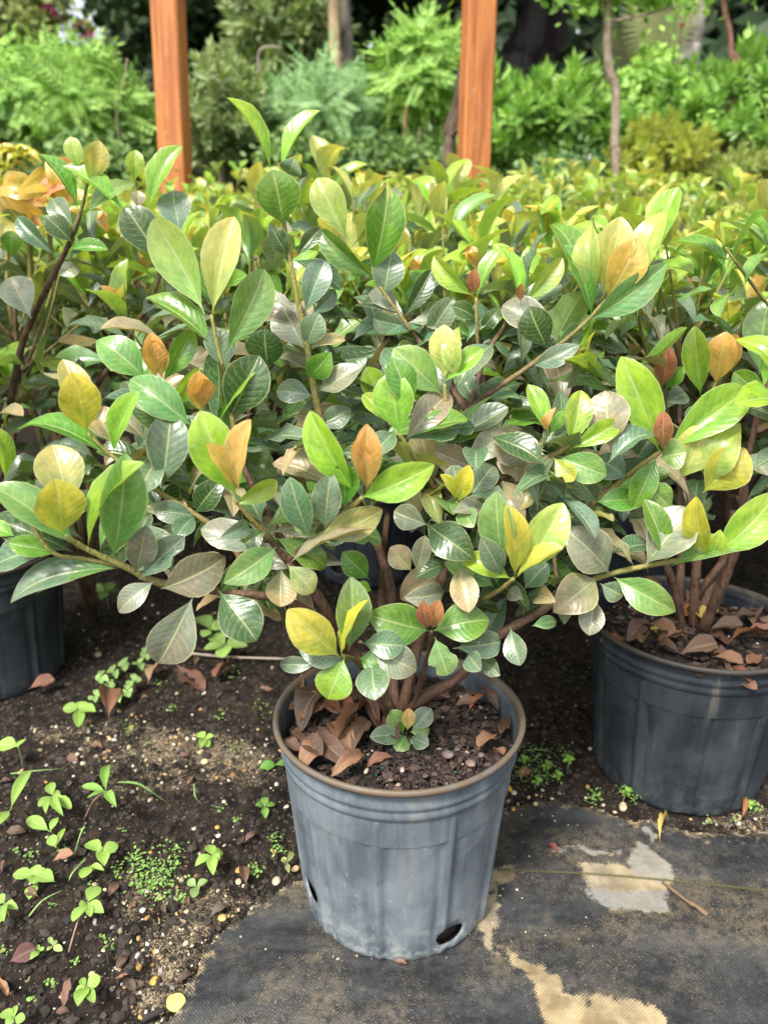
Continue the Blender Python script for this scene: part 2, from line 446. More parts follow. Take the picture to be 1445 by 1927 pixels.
# ------------------------------------------------------------------ leaves
PROF_A = [(0, .022), (.05, .028), (.10, .07), (.18, .26), (.30, .58), (.44, .85), (.57, .99), (.68, .99), (.79, .87), (.88, .67), (.94, .44), (.98, .20), (1, .03)]
PROF_B = [(0, .022), (.04, .035), (.09, .13), (.18, .42), (.30, .76), (.42, .95), (.53, 1.0), (.66, .93), (.78, .76), (.88, .51), (.94, .31), (.98, .14), (1, .02)]
def leaf_mesh(name, prof, fold=.25, bend=.10, twist=0., wave=0., curl=0., bites=(), half=3, mat=None, petiole=True, seed=0):
    rd = random.Random(seed)
    mb = MB(); vs = []; uvs = []; fs = []
    nc = 2*half+1
    ph = rd.uniform(0, 6)
    for i, (t, w) in enumerate(prof):
        hw = w*.5
        for s in range(-half, half+1):
            f = s/half
            x = f*hw
            for (bt, bs, br, bd) in bites:       # an eaten notch in the margin
                if f*bs > 0 and abs(t-bt) < br: x *= 1-bd*(abs(f)**2)*(1-abs(t-bt)/br)
            z = fold*abs(x)*1.0*(1-.35*abs(f)) - bend*4*(t*t-t)*-1*0 + bend*(1-(2*t-1)**2)
            z += wave*w*math.sin(t*17+ph+(1.5 if s > 0 else 0))*abs(f)**2
            if t > .62: z -= curl*((t-.62)/.38)**2
            x2 = x*math.cos(twist*t)
            z2 = z+x*math.sin(twist*t)*.6
            vs.append((x2, t, z2)); uvs.append((.5+.5*f, t))
    for i in range(len(prof)-1):
        for j in range(nc-1):
            q = i*nc+j; fs.append((q, q+1, q+nc+1, q+nc))
    mb.add(vs, fs, None, uvs)
    return mb.mesh(name, mat or M_LEAF, uv=True)
LEAVES = [
    leaf_mesh('leaf_flat', PROF_A, .27, .07, curl=.04, wave=.012, seed=1),
    leaf_mesh('leaf_folded', PROF_A, .36, .09, wave=.015, seed=2),
    leaf_mesh('leaf_arched', PROF_B, .24, .12, curl=.08, seed=3),
    leaf_mesh('leaf_cupped', PROF_A, .34, -.08, seed=4),
    leaf_mesh('leaf_twisted', PROF_B, .26, .08, twist=.45, wave=.02, seed=5),
    leaf_mesh('leaf_wavy', PROF_A, .20, .07, wave=.045, curl=.05, seed=6),
    leaf_mesh('leaf_bitten', PROF_A, .22, .06, wave=.03, bites=((.72, 1, .13, .6), (.45, -1, .07, .3)), seed=7),
    leaf_mesh('leaf_chewed', PROF_B, .18, .09, wave=.05, twist=-.3, bites=((.6, -1, .16, .5), (.86, 1, .09, .6)), seed=8),
    leaf_mesh('leaf_rolled', PROF_A, .46, .12, curl=.22, wave=.03, seed=9),
    leaf_mesh('leaf_drooping', PROF_B, .28, .20, curl=.26, twist=.3, wave=.03, seed=10),
    leaf_mesh('leaf_skewed', PROF_A, .30, .04, twist=-.65, wave=.05, curl=.12, seed=11),
    leaf_mesh('leaf_torn', PROF_A, .26, .10, curl=.1, wave=.04, twist=.25, bites=((.9, 1, .12, .75), (.3, 1, .08, .35), (.66, -1, .07, .4)), seed=12),
]
# colours of the leaf blade (albedo) and how much grey film it carries
LC = {
    'L': ((.285, .490, .045), .02), 'l': ((.430, .550, .135), .04), 'G': ((.130, .310, .032), .06), 'g': ((.175, .355, .090), .25),
    'Y': ((.570, .530, .065), .02), 'y': ((.500, .510, .150), .04), 'O': ((.640, .390, .120), .02), 'R': ((.420, .155, .085), .05),
    'B': ((.070, .180, .085), .45), 'b': ((.095, .180, .105), .62), 'D': ((.040, .105, .024), .08), 'P': ((.200, .215, .145), .85),
    'K': ((.400, .400, .160), .25), 'T': ((.400, .300, .160), .60), 'M': ((.260, .190, .125), .70),
}
def leaf_color(c, rd, jit=.14):
    (r, g, b), a = LC[c]
    k = 1+rd.uniform(-jit, jit)
    return (r*k*(1+rd.uniform(-.08, .08)), g*k, b*k*(1+rd.uniform(-.2, .2)), max(0, min(1, a+rd.uniform(-.1, .12))))
def frame(base, d, nrm, length, width):
    y = d.normalized(); z = (nrm-y*nrm.dot(y))
    if z.length < 1e-4: z = Vector((0, 0, 1)).cross(y) if abs(y.z) < .9 else Vector((1, 0, 0))
    z.normalize(); x = y.cross(z)
    m = Matrix(((x.x*width, y.x*length, z.x*length, base.x), (x.y*width, y.y*length, z.y*length, base.y), (x.z*width, y.z*length, z.z*length, base.z), (0, 0, 0, 1)))
    return m
# z is scaled with the length, x with the width: the meshes are one unit wide at the broadest
def put_leaf(parent, inv, base, d, nrm, length, width, c, rd, variant=None, name='leaf'):
    v = variant if variant is not None else rd.choice((0, 0, 1, 2, 2, 3, 4, 5, 8, 9, 10, 1, 6 if rd.random() < .4 else 0, 7 if rd.random() < .4 else 1, 11 if rd.random() < .4 else 5))
    m = inv @ frame(base, d, nrm, length, width)
    return link(name, LEAVES[v], parent, mat4=m, color=leaf_color(c, rd))

CAMV = Vector((0, 0, H))
def px_leaf(parent, inv, bx, by, tx, ty, wpx, c, Y, rd, dy=None, variant=None):
    if c in 'YOR' and dy is None: Y -= .007; dy = -.014+rd.uniform(-.004, .004)
    b = P(bx, by, Y)
    if dy is None:
        dy = rd.uniform(-.018, .018) - (.022 if ty > by else -.004)
    t = P(tx, ty, Y+dy)
    d = t-b; L = d.length
    dep = depth((b+t)/2); W = wpx*dep/F_PX
    W *= 1.0; full = max(W, min(.37*L, W*2.1))
    roll = math.acos(min(1, W/full))
    if roll < .15: roll = rd.uniform(-.3, .3); full = W/math.cos(roll)
    elif rd.random() < .5: roll = -roll
    toc = (CAMV-(b+t)/2).normalized()
    y = d.normalized()
    n0 = (toc-y*toc.dot(y)).normalized()
    q = Matrix.Rotation(roll, 3, y)
    n = q @ n0
    if abs(roll) > .6:       # edge-on blades turn their upper side to the sky
        n2 = Matrix.Rotation(-roll, 3, y) @ n0
        if n2.z > n.z: n = n2
    put_leaf(parent, inv, b, d, n, L, full, c, rd, variant)

# ------------------------------------------------------------------ ground
def axis(lo, hi, step, far):
    a = list(np.arange(lo, hi+1e-9, step)); s = step
    x = lo
    left = []
    while x > -far: s *= 1.28; x -= s; left.append(x)
    s = step; x = hi; right = []
    while x < far: s *= 1.28; x += s; right.append(x)
    return np.array(left[::-1]+a+right)
def grid_mesh(name, xs, ys, zf, mat, keep=None, attrs=None):
    X, Y = np.meshgrid(xs, ys); Z = zf(X, Y)
    nx, ny = len(xs), len(ys)
    v = np.stack([X, Y, Z], -1).reshape(-1, 3)
    i = np.arange(nx*ny).reshape(ny, nx)
    f = np.stack([i[:-1, :-1], i[:-1, 1:], i[1:, 1:], i[1:, :-1]], -1).reshape(-1, 4)
    if keep is not None:
        cx = (X[:-1, :-1]+X[1:, 1:])/2; cy = (Y[:-1, :-1]+Y[1:, 1:])/2
        f = f[keep(cx, cy).ravel()]
        used = np.unique(f); mp = -np.ones(len(v), int); mp[used] = np.arange(len(used)); v = v[used]; f = mp[f]
    else: used = None
    me = bpy.data.meshes.new(name)
    me.vertices.add(len(v)); me.vertices.foreach_set('co', v.astype('f').ravel())
    me.loops.add(f.size); me.loops.foreach_set('vertex_index', f.astype('i').ravel())
    me.polygons.add(len(f)); me.polygons.foreach_set('loop_start', np.arange(0, f.size, 4, dtype='i')); me.polygons.foreach_set('loop_total', np.full(len(f), 4, 'i'))
    me.update(calc_edges=True); me.validate()
    me.polygons.foreach_set('use_smooth', [True]*len(f))
    for k, fn in (attrs or {}).items():
        val = fn(X, Y).ravel()
        if used is not None: val = val[used]
        a = me.attributes.new(k, 'FLOAT', 'POINT'); a.data.foreach_set('value', val.astype('f'))
    me.materials.append(mat)
    return me
def gp(lst): return [(G(a, b).x, G(a, b).y) for a, b in lst]
MATPOLY = gp([(230, 2100), (300, 1960), (345, 1870), (400, 1790), (470, 1722), (520, 1688), (600, 1655), (760, 1600), (900, 1545), (960, 1515), (1040, 1505), (1120, 1520), (1200, 1552), (1320, 1575), (1445, 1572), (1700, 1568), (2400, 1575)]) + [(2.5, .3), (2.5, -.8), (-.2, -.8)]
PATCH = [  # sandy stains on the fabric; second item: how grey
    (gp([(1090, 1640), (1130, 1632), (1185, 1640), (1260, 1650), (1245, 1720), (1200, 1722), (1140, 1700), (1100, 1680)]), 0.25),
    (gp([(1185, 1640), (1195, 1600), (1215, 1598), (1240, 1625), (1272, 1648), (1240, 1665), (1190, 1650)]), .8),
    (gp([(1208, 1572), (1218, 1560), (1228, 1578), (1222, 1592)]), 1),
    (gp([(1090, 1680), (1140, 1690), (1250, 1690), (1248, 1722), (1200, 1726), (1130, 1710)]), .85),
    (gp([(925, 1635), (960, 1632), (955, 1660), (930, 1690), (915, 1690)]), .1),
    (gp([(895, 1700), (935, 1700), (940, 1740), (930, 1760), (928, 1800), (915, 1800), (908, 1765), (890, 1750)]), .3),
    (gp([(935, 1795), (965, 1798), (1010, 1825), (1040, 1850), (1052, 1878), (1045, 1900), (1200, 1890), (1235, 1905), (1250, 1960), (1020, 1960), (1015, 1900), (1005, 1870), (985, 1840), (950, 1810)]), 0.0),
    (gp([(1045, 1608), (1090, 1606), (1170, 1612), (1165, 1617), (1070, 1613)]), 1),
]
def mat_sd(X, Y):
    return poly_sd(X, Y, MATPOLY) + (fbm(X*28, Y*28, 3, 5)-.5)*.03
def ground_z(X, Y):
    near = np.clip(1-(np.hypot(X, Y-1)-1.6)/2, 0, 1)
    z = (fbm(X*9, Y*9, 4, 2)-.5)*.030 + (fbm(X*60, Y*60, 3, 8)-.5)*.010*near
    z += (fbm(X*1.2, Y*1.2, 2, 4)-.5)*.03
    s = mat_sd(X, Y)
    k = np.clip((s+.02)/.03, 0, 1)
    z = z*(1-k) + (-.008)*k
    far = np.clip((np.hypot(X, Y)-4.2)/3, 0, 1)
    z = z + far*(fbm(X*.5, Y*.5, 2, 9)-.4)*.3
    for (px, py, r) in ((0.015, .72, .15), (.438, .962, .16), (-.70, 1.25, .16), (-.04, 1.75, .16)):
        q = np.clip(1-(np.hypot(X-px, Y-py)-r)/.05, 0, 1); z = z*(1-q)+(-.004)*q
    return z
SANDP = [(gp([(70, 1370), (180, 1350), (330, 1370), (480, 1410), (560, 1470), (500, 1500), (380, 1480), (240, 1500), (120, 1450)]), .09),
         (gp([(230, 1640), (420, 1690), (520, 1680), (430, 1750), (340, 1860), (300, 1927), (260, 1900), (200, 1780), (240, 1720)]), .07),
         (gp([(1330, 1530), (1445, 1510), (1500, 1560), (1400, 1580)]), .04)]
def soil_sand(X, Y):
    v = np.zeros(X.shape)
    for p, s in SANDP: v = np.maximum(v, np.clip(.42+poly_sd(X, Y, p)/s, 0, .50))
    v = np.maximum(v, np.clip(.42+(-mat_sd(X, Y)*-1)/.10, 0, .42))
    return v + (fbm(X*14, Y*14, 3, 31)-.5)*.35
gm = grid_mesh('ground', axis(-1.15, 1.25, .0065, 120), axis(.38, 1.7, .0065, 120), ground_z, M_SOIL, attrs={'sand': soil_sand})
g = link('ground', gm); g['kind'] = 'structure'

def fabric_z(X, Y):
    return .0055 + (fbm(X*2.5, Y*14, 3, 51)-.5)*.009 + (fbm(X*9+Y*6, Y*30, 2, 53)-.5)*.0025*np.clip((Y-.35)*3, .3, 1) + np.clip(.012-mat_sd(X, Y), 0, .012)*-.25 + .002
def fabric_sand(X, Y):
    v = np.full(X.shape, -1.0)
    jx = X + (fbm(X*45, Y*45, 3, 61)-.5)*.022; jy = Y + (fbm(X*45, Y*45, 3, 71)-.5)*.022
    for p, gy in PATCH: v = np.maximum(v, poly_sd(jx, jy, p))
    e = np.clip(.5+v/.016, 0, 1.15)
    edge = np.clip(.46-mat_sd(X, Y)/.07, 0, .46)
    return np.maximum(e, edge)
def fabric_grey(X, Y):
    v = np.zeros(X.shape)
    for p, gy in PATCH: v = np.where(poly_sd(X, Y, p) > -.004, gy, v)
    return np.clip(v+(fbm(X*30, Y*30, 3, 81)-.5)*.5, 0, 1)
fm = grid_mesh('weed_fabric', axis(-.35, .75, .004, 3), axis(.33, .92, .004, 1.5), fabric_z, M_MAT,
               keep=lambda x, y: (mat_sd(x, y) > 0) & (np.abs(x) < 2.4) & (y > -.75), attrs={'sand': fabric_sand, 'grey': fabric_grey})
fo = link('weed_fabric', fm); tag(fo, 'black woven weed fabric with sandy stains lying under the front pot', 'ground fabric')

def rand_in_view(rd, y0, y1, marg=.1):
    Y = y0+(y1-y0)*rd.random()**1.3
    X = rd.uniform(-1, 1)*(Y*.56+marg)
    return X, Y
A1 = lambda v: np.array([v], float)
_gx = np.arange(-1.9, 2.0, .005); _gy = np.arange(.2, 2.4, .005); _GX, _GY = np.meshgrid(_gx, _gy)
_ZG, _MG, _SG = ground_z(_GX, _GY), mat_sd(_GX, _GY), soil_sand(_GX, _GY)
def _look(T, x, y): return float(T[min(max(int((y-.2)/.005+.5), 0), T.shape[0]-1), min(max(int((x+1.9)/.005+.5), 0), T.shape[1]-1)])
def gz(x, y): return _look(_ZG, x, y)
def in_mat(x, y): return _look(_MG, x, y)
ICO_V = None
def blob(rd, sx, sy, sz, rough=.25):
    t = (1+5**.5)/2
    V = [(-1, t, 0), (1, t, 0), (-1, -t, 0), (1, -t, 0), (0, -1, t), (0, 1, t), (0, -1, -t), (0, 1, -t), (t, 0, -1), (t, 0, 1), (-t, 0, -1), (-t, 0, 1)]
    F = [(0, 11, 5), (0, 5, 1), (0, 1, 7), (0, 7, 10), (0, 10, 11), (1, 5, 9), (5, 11, 4), (11, 10, 2), (10, 7, 6), (7, 1, 8), (3, 9, 4), (3, 4, 2), (3, 2, 6), (3, 6, 8), (3, 8, 9), (4, 9, 5), (2, 4, 11), (6, 2, 10), (8, 6, 7), (9, 8, 1)]
    a = rd.uniform(0, 6.28); ca, sa = math.cos(a), math.sin(a); out = []
    for (x, y, z) in V:
        k = (1+rd.uniform(-rough, rough))/1.9
        x, y, z = x*k*sx, y*k*sy, z*k*sz
        out.append((x*ca-y*sa, x*sa+y*ca, z))
    return out, F
def scatter_bits(name, n, pos_fn, seed, parent=None, mat=M_BITS):
    rd = random.Random(seed); mb = MB()
    for _ in range(n):
        q = pos_fn(rd)
        if q is None: continue
        x, y, z, s, col, flat = q
        vs, fs = blob(rd, s, s*rd.uniform(.5, 1), s*flat, .3)
        mb.add([(a+x, b+y, c+z) for a, b, c in vs], fs, col)
    return mb.mesh(name, mat, smooth=False, tint=True)
def soil_bit(rd):
    x, y = rand_in_view(rd, .38, 1.9)
    if in_mat(x, y) > -.004: return None
    s = rd.choice((.0018, .0022, .003, .0042)) if rd.random() < .85 else rd.uniform(.004, .0075)
    k = rd.uniform(.5, 1.5); col = (.035*k, .027*k, .021*k)
    return x, y, gz(x, y)+s*.15, s, col, .6
def sand_bit(rd):
    x, y = rand_in_view(rd, .38, 1.5)
    m_ = in_mat(x, y)
    if m_ > .008: return None
    sv = _look(_SG, x, y)
    if rd.random() > max(.03, sv-.12)*2.0: return None
    s = rd.choice((.0012, .0016, .002, .0028, .004))
    k = rd.uniform(.6, 1.3); col = rd.choice(((.50, .42, .28), (.42, .33, .2), (.58, .54, .44), (.38, .22, .08), (.28, .25, .22)))
    return x, y, max(gz(x, y), .004 if m_ > 0 else -1)+s*.3, s, tuple(c*k for c in col), .7
bt = link('soil_crumbs', scatter_bits('soil_crumbs', 15000, soil_bit, 3)); bt['kind'] = 'stuff'; tag(bt, 'dark crumbs of soil covering the bare ground', 'soil')
bt = link('sand_grains', scatter_bits('sand_grains', 9000, sand_bit, 4)); bt['kind'] = 'stuff'; tag(bt, 'pale sand and gravel grains strewn over the dark soil', 'gravel')
def fab_bit(rd):
    x, y = rand_in_view(rd, .36, .95)
    if in_mat(x, y) < .01: return None
    if fbm(A1(x*6), A1(y*6), 3, 91)[0] < rd.uniform(.3, .75): return None
    s = rd.choice((.0008, .001, .0013, .0018)); k = rd.uniform(.5, 1.2)
    col = rd.choice(((.42, .35, .24), (.3, .22, .13), (.5, .47, .4), (.06, .05, .04)))
    return x, y, .007+s*.2, s, tuple(c*k for c in col), .7
bt = link('fabric_grit', scatter_bits('fabric_grit', 3500, fab_bit, 5)); bt['kind'] = 'stuff'; tag(bt, 'fine grit scattered over the black weed fabric', 'grit')

# ------------------------------------------------------------------ pots
def pot_meshes(rt=.141, rb=None, h=.245, holes=True, mat=None, seed=0, rot=0):
    SEG = 200; rb = rb or rt*.80
    prof = []     # outer wall from foot to the shoulder under the band
    def ro(z): return rb+(rt-.006-rb)*(z/h)
    zs = [0, .002, .006, .012, .02]+[.02+.185*i/26 for i in range(1, 27)]
    vs = []; fs = []
    holes_l = [(R(-60+rot), .027), (R(-153+rot), .045), (R(58+rot), .03), (R(120+rot), .03)] if holes else []
    hr_a, hr_z = .0175, .0125
    def skip(an, z):
        for ha, hz in holes_l:
            da = (an-ha+math.pi) % (2*math.pi)-math.pi
            if (da*rb/hr_a)**2+((z-hz)/hr_z)**2 < 1: return True
        return False
    mb = MB()
    pts = {}
    for i, z in enumerate(zs):
        for j in range(SEG):
            an = 2*math.pi*j/SEG
            r = ro(z) - (.004*(1-z/.006) if z < .006 else 0)
            # moulded ribs: eight narrow channels down the wall, scalloped at the foot
            q = ((an+.2)*10/(2*math.pi)) % 1.0
            rib = math.exp(-((q-.5)/.045)**2)*.0040 - math.exp(-((q-.38)/.06)**2)*.0024 - math.exp(-((q-.62)/.06)**2)*.0024
            fade = min(1, z/.012)*1.0 if z < .19 else max(0, (.205-z)/.015)
            r += rib*fade
            zz = z + (.0035*math.exp(-((q-.5)/.12)**2) if z < .004 else 0)
            vs.append([r*math.cos(an), r*math.sin(an), zz])
    # drain holes: pull the grid out to the oval edge
    nz = len(zs)
    keep = np.ones((nz-1, SEG), bool)
    for i in range(nz-1):
        for j in range(SEG):
            an = 2*math.pi*(j+.5)/SEG; z = (zs[i]+zs[i+1])/2
            if skip(an, z): keep[i, j] = False
    onrim = {}
    for i in range(nz-1):
        for j in range(SEG):
            if not keep[i, j]:
                for (a, b) in ((i, j), (i, (j+1) % SEG), (i+1, j), (i+1, (j+1) % SEG)): onrim[(a, b)] = True
    for (a, b) in onrim:
        v = vs[a*SEG+b]; an = math.atan2(v[1], v[0]); z = v[2]
        for ha, hz in holes_l:
            da = (an-ha+math.pi) % (2*math.pi)-math.pi
            e = math.hypot(da*rb/hr_a, (z-hz)/hr_z)
            if e < 1.35 and e > .05:
                na = ha+da/e*1.02; nzv = hz+(z-hz)/e*1.02; rr = ro(nzv)-.0006
                vs[a*SEG+b] = [rr*math.cos(na), rr*math.sin(na), nzv]
    for i in range(nz-1):
        for j in range(SEG):
            if keep[i, j]:
                q = i*SEG; fs.append((q+j, q+(j+1) % SEG, q+SEG+(j+1) % SEG, q+SEG+j))
    mb.add(vs, fs)
    body = mb.mesh('pot_wall', mat)
    # band and rolled lip, with the inner wall going down
    z0 = .205
    pr = [(ro(z0)-.0005, z0-.002), (ro(z0)+.0035, z0+.001), (ro(z0)+.0045, z0+.006), (ro(z0)+.0035, z0+.009), (ro(z0)+.0030, z0+.012), (ro(z0)+.0048, z0+.014), (ro(z0)+.0052, z0+.018),
          (ro(z0)+.0035, z0+.021), (ro(z0)+.0035, z0+.030), (rt-.003, h-.0055), (rt+.001, h-.005), (rt+.0022, h-.002), (rt+.0018, h+.0012), (rt-.001, h+.002), (rt-.0035, h+.0008), (rt-.005, h-.004), (rt-.0075, h-.03), (rt-.011, h-.075)]
    mb = MB(); vs = []; fs = []
    for i, (r, z) in enumerate(pr):
        for j in range(SEG):
            an = 2*math.pi*j/SEG
            wob = 1+.006*math.sin(2*an+seed)+.002*math.sin(5*an+seed*2)
            vs.append((r*wob*math.cos(an), r*wob*math.sin(an), z))
    for i in range(len(pr)-1):
        for j in range(SEG):
            q = i*SEG; fs.append((q+j, q+(j+1) % SEG, q+SEG+(j+1) % SEG, q+SEG+j))
    mb.add(vs, fs); rim = mb.mesh('pot_rim', mat)
    return body, rim
def soil_disc(r=.132, z=.212, seed=0):
    rd = random.Random(seed); mb = MB(); vs = [(0, 0, z+.012)]; fs = []
    RN, SG = 22, 72
    for i in range(1, RN+1):
        rr = r*i/RN
        for j in range(SG):
            a = 2*math.pi*j/SG; x, y = rr*math.cos(a), rr*math.sin(a)
            hh = z+.012*(1-(i/RN)**2)+(float(fbm(A1(x*45+seed), A1(y*45), 4, 7)[0])-.5)*.018*(1 if i < RN else .3)
            vs.append((x, y, hh))
    for j in range(SG): fs.append((0, 1+j, 1+(j+1) % SG))
    for i in range(RN-1):
        for j in range(SG):
            q = 1+i*SG; fs.append((q+j, q+SG+j, q+SG+(j+1) % SG, q+(j+1) % SG))
    # the root ball below, seen through the drain holes
    q = 1+(RN-1)*SG
    o = len(vs)
    for (rr, zz) in ((r-.012, z-.08), (.101, .03), (.097, .006)):
        for j in range(SG):
            a = 2*math.pi*j/SG; vs.append((rr*math.cos(a), rr*math.sin(a), zz))
    prev = q
    for k in range(3):
        cur = o+k*SG
        for j in range(SG): fs.append((prev+j, cur+j, cur+(j+1) % SG, prev+(j+1) % SG))
        prev = cur
    mb.add(vs, fs)
    return mb.mesh('potting_soil', M_POTSOIL)
def chip_field(seed, n, r=.128, z=.215, only=None):
    def fn(rd):
        a = rd.uniform(0, 6.283); rr = r*math.sqrt(rd.random()); x, y = rr*math.cos(a), rr*math.sin(a)
        t = rd.random()
        k = rd.uniform(.5, 1.5)
        if t < .70: s = rd.uniform(.0015, .005); col = (.017*k, .012*k, .010*k); fl = .6
        elif t < .95: s = rd.uniform(.003, .0085); col = (.070*k, .044*k, .034*k); fl = .35
        elif t < .985: s = rd.uniform(.0015, .003); col = (.45*k, .38*k, .30*k); fl = .7
        else: s = .0016; col = (.02, .17, .11); fl = 1
        zz = z+.012*(1-(rr/r)**2)
        return x, y, zz+rd.uniform(-.003, .004), s, col, fl
    return scatter_bits('bark_chips', n, fn, seed)
def fibres(seed, n, cx, cy, rad, z):
    rd = random.Random(seed); mb = MB()
    for _ in range(n):
        a = rd.uniform(0, 6.28); rr = rad*math.sqrt(rd.random()); x, y = cx+rr*math.cos(a), cy+rr*math.sin(a)
        th = rd.uniform(0, 6.28); L = rd.uniform(.006, .018); pts = []
        for k in range(5):
            pts.append((x, y, z+.004+.004*math.sin(k*.8)+rd.uniform(-.001, .002)))
            th += rd.uniform(-.9, .9); x += L/4*math.cos(th); y += L/4*math.sin(th)
        k = rd.uniform(.5, 1.8)
        tube(mb, pts, .0006, .0004, seg=4, k=2, col=(.050*k, .032*k, .025*k))
    return mb.mesh('root_fibres', M_BITS, tint=True)

def make_pot(loc, label, mat, seed, rt=.141, h_scale=1, rot=0, chips=900, detail=True, holes=True):
    t = empty('nursery_pot', loc, label, 'plant pot', 'plastic nursery pots')
    b, r_ = pot_meshes(rt=rt, mat=mat, seed=seed, rot=rot, holes=holes)
    bo = link('pot_wall', b, t); so = bo.modifiers.new('wall_thickness', 'SOLIDIFY'); so.thickness = .0022; so.offset = -1
    link('pot_rim', r_, t)
    link('potting_soil', soil_disc(r=rt-.0095, seed=seed), t)
    if chips:
        c = link('bark_chips', chip_field(seed, chips, r=rt-.013), t); c['kind'] = 'stuff'
    if detail:
        c = link('root_fibres', fibres(seed, 380, .028, -.040, .062, .219), t); c['kind'] = 'stuff'
    return t
FP = (.0165, .724, .004)
make_pot(FP, 'weathered grey-blue plastic pot standing in front on the black fabric, brown lip', M_POT_FRONT, 1, rt=.1355, chips=2600)
RP = (.438, .962, -.002)
make_pot(RP, 'black pot at the right edge, with thick stems rising out of it', M_POT, 2, rt=.146, rot=18, chips=900, detail=False, holes=False)
make_pot((-.715, 1.235, -.004), 'black pot cut by the left edge of the picture', M_POT, 3, rt=.146, rot=30, chips=500, detail=False, holes=False)
make_pot((-.045, 1.70, 0), 'dark pot glimpsed between the stems behind the front pot', M_POT, 4, rot=30, chips=300, detail=False)
make_pot((.56, 1.62, 0), 'dark pot hidden in the shade behind the right pot', M_POT, 5, rot=60, chips=0, detail=False)
make_pot((-.36, 2.0, 0), 'dark pot deep in the shade behind the bare soil', M_POT, 6, rot=60, chips=0, detail=False)
make_pot((1.0, 1.28, 0), 'dark pot farthest out beyond the right pot', M_POT, 7, rot=60, chips=0, detail=False)

# ------------------------------------------------------------------ shrub generator
def rot_about(v, ax, a): return Matrix.Rotation(a, 3, ax) @ v
def whorl(parent, inv, tip, ax, rd, size=1.0, pairs=4, bronze=.22, mature=False, spread=1.0, fresh=False):
    """opposite leaf pairs on a shoot that ends at TIP and grows along AX"""
    ax = ax.normalized(); side = ax.cross(Vector((rd.uniform(-1, 1), rd.uniform(-1, 1), .2))).normalized()
    s = 0.0
    for k in range(pairs):
        if k == 0:
            ang, L, cs = rd.uniform(.10, .35), rd.uniform(.035, .06), ('R' if rd.random() < bronze*.7 else ('O' if rd.random() < bronze else 'Y'))
        elif k == 1: ang, L, cs = rd.uniform(.45, .85), rd.uniform(.065, .09), rd.choice('LLlyL')
        elif k == 2: ang, L, cs = rd.uniform(.75, 1.2), rd.uniform(.07, .095), rd.choice('GLgBb' if not mature else 'BGbg')
        else: ang, L, cs = rd.uniform(1.0, 1.5), rd.uniform(.055, .085), rd.choice('BbDPBbg')
        if mature: cs = rd.choice('BbDPPTMb')
        if fresh: cs = rd.choice(('yYylL', 'lLlyL', 'LlgGy', 'gGbL', 'bBGg')[min(k, 4)])
        L *= size
        for sgn in (1, -1):
            if rd.random() < .07*k: continue
            sd_ = rot_about(side, ax, rd.uniform(-.25, .25))*sgn
            d = (ax*math.cos(ang)+sd_*math.sin(ang)*spread).normalized()
            n = (ax*math.sin(ang)-sd_*math.cos(ang))
            n = rot_about(n, d, rd.uniform(-.35, .35))
            put_leaf(parent, inv, tip-ax*s, d, n, L, L*rd.uniform(.36, .45), cs, rd)
        s += (.006, .016, .028, .034, .035, .035)[min(k, 5)]*size
        side = rot_about(side, ax, math.pi/2+rd.uniform(-.2, .2))
    return s
ARR = {}
def add_leaf(mb, m, v, col):
    if v not in ARR:
        me = LEAVES[v]; ARR[v] = ([tuple(p.co) for p in me.vertices], [tuple(f.vertices) for f in me.polygons])
        uvv = [None]*len(me.vertices)
        for lp, u in zip(me.loops, me.uv_layers[0].data): uvv[lp.vertex_index] = tuple(u.uv)
        ARR[v] = ARR[v]+(uvv,)
    vs, fs, uvv = ARR[v]
    A = np.array(m)[:3]; q = np.array(vs) @ A[:, :3].T + A[:, 3]
    mb.add([tuple(x) for x in q], fs, col, uvv)
def old_foliage(parent, inv, n, pick, rd, cols='BbDBGbDPTMgBbGD'):
    mb = MB()
    for _ in range(n):
        q, d, L = pick(rd)
        nn = Vector((rd.uniform(-.5, .5), rd.uniform(-.7, .1), 1))
        add_leaf(mb, frame(q, d, nn, L, L*rd.uniform(.40, .50)), rd.choice((0, 1, 2, 3, 4, 5, 8, 9, 10)), leaf_color(rd.choice(cols), rd))
    me = mb.mesh('old_foliage', M_LEAFJ, tint=True, uv=True)
    o = link('old_foliage', me, parent, mat4=inv); o['kind'] = 'stuff'
    return o
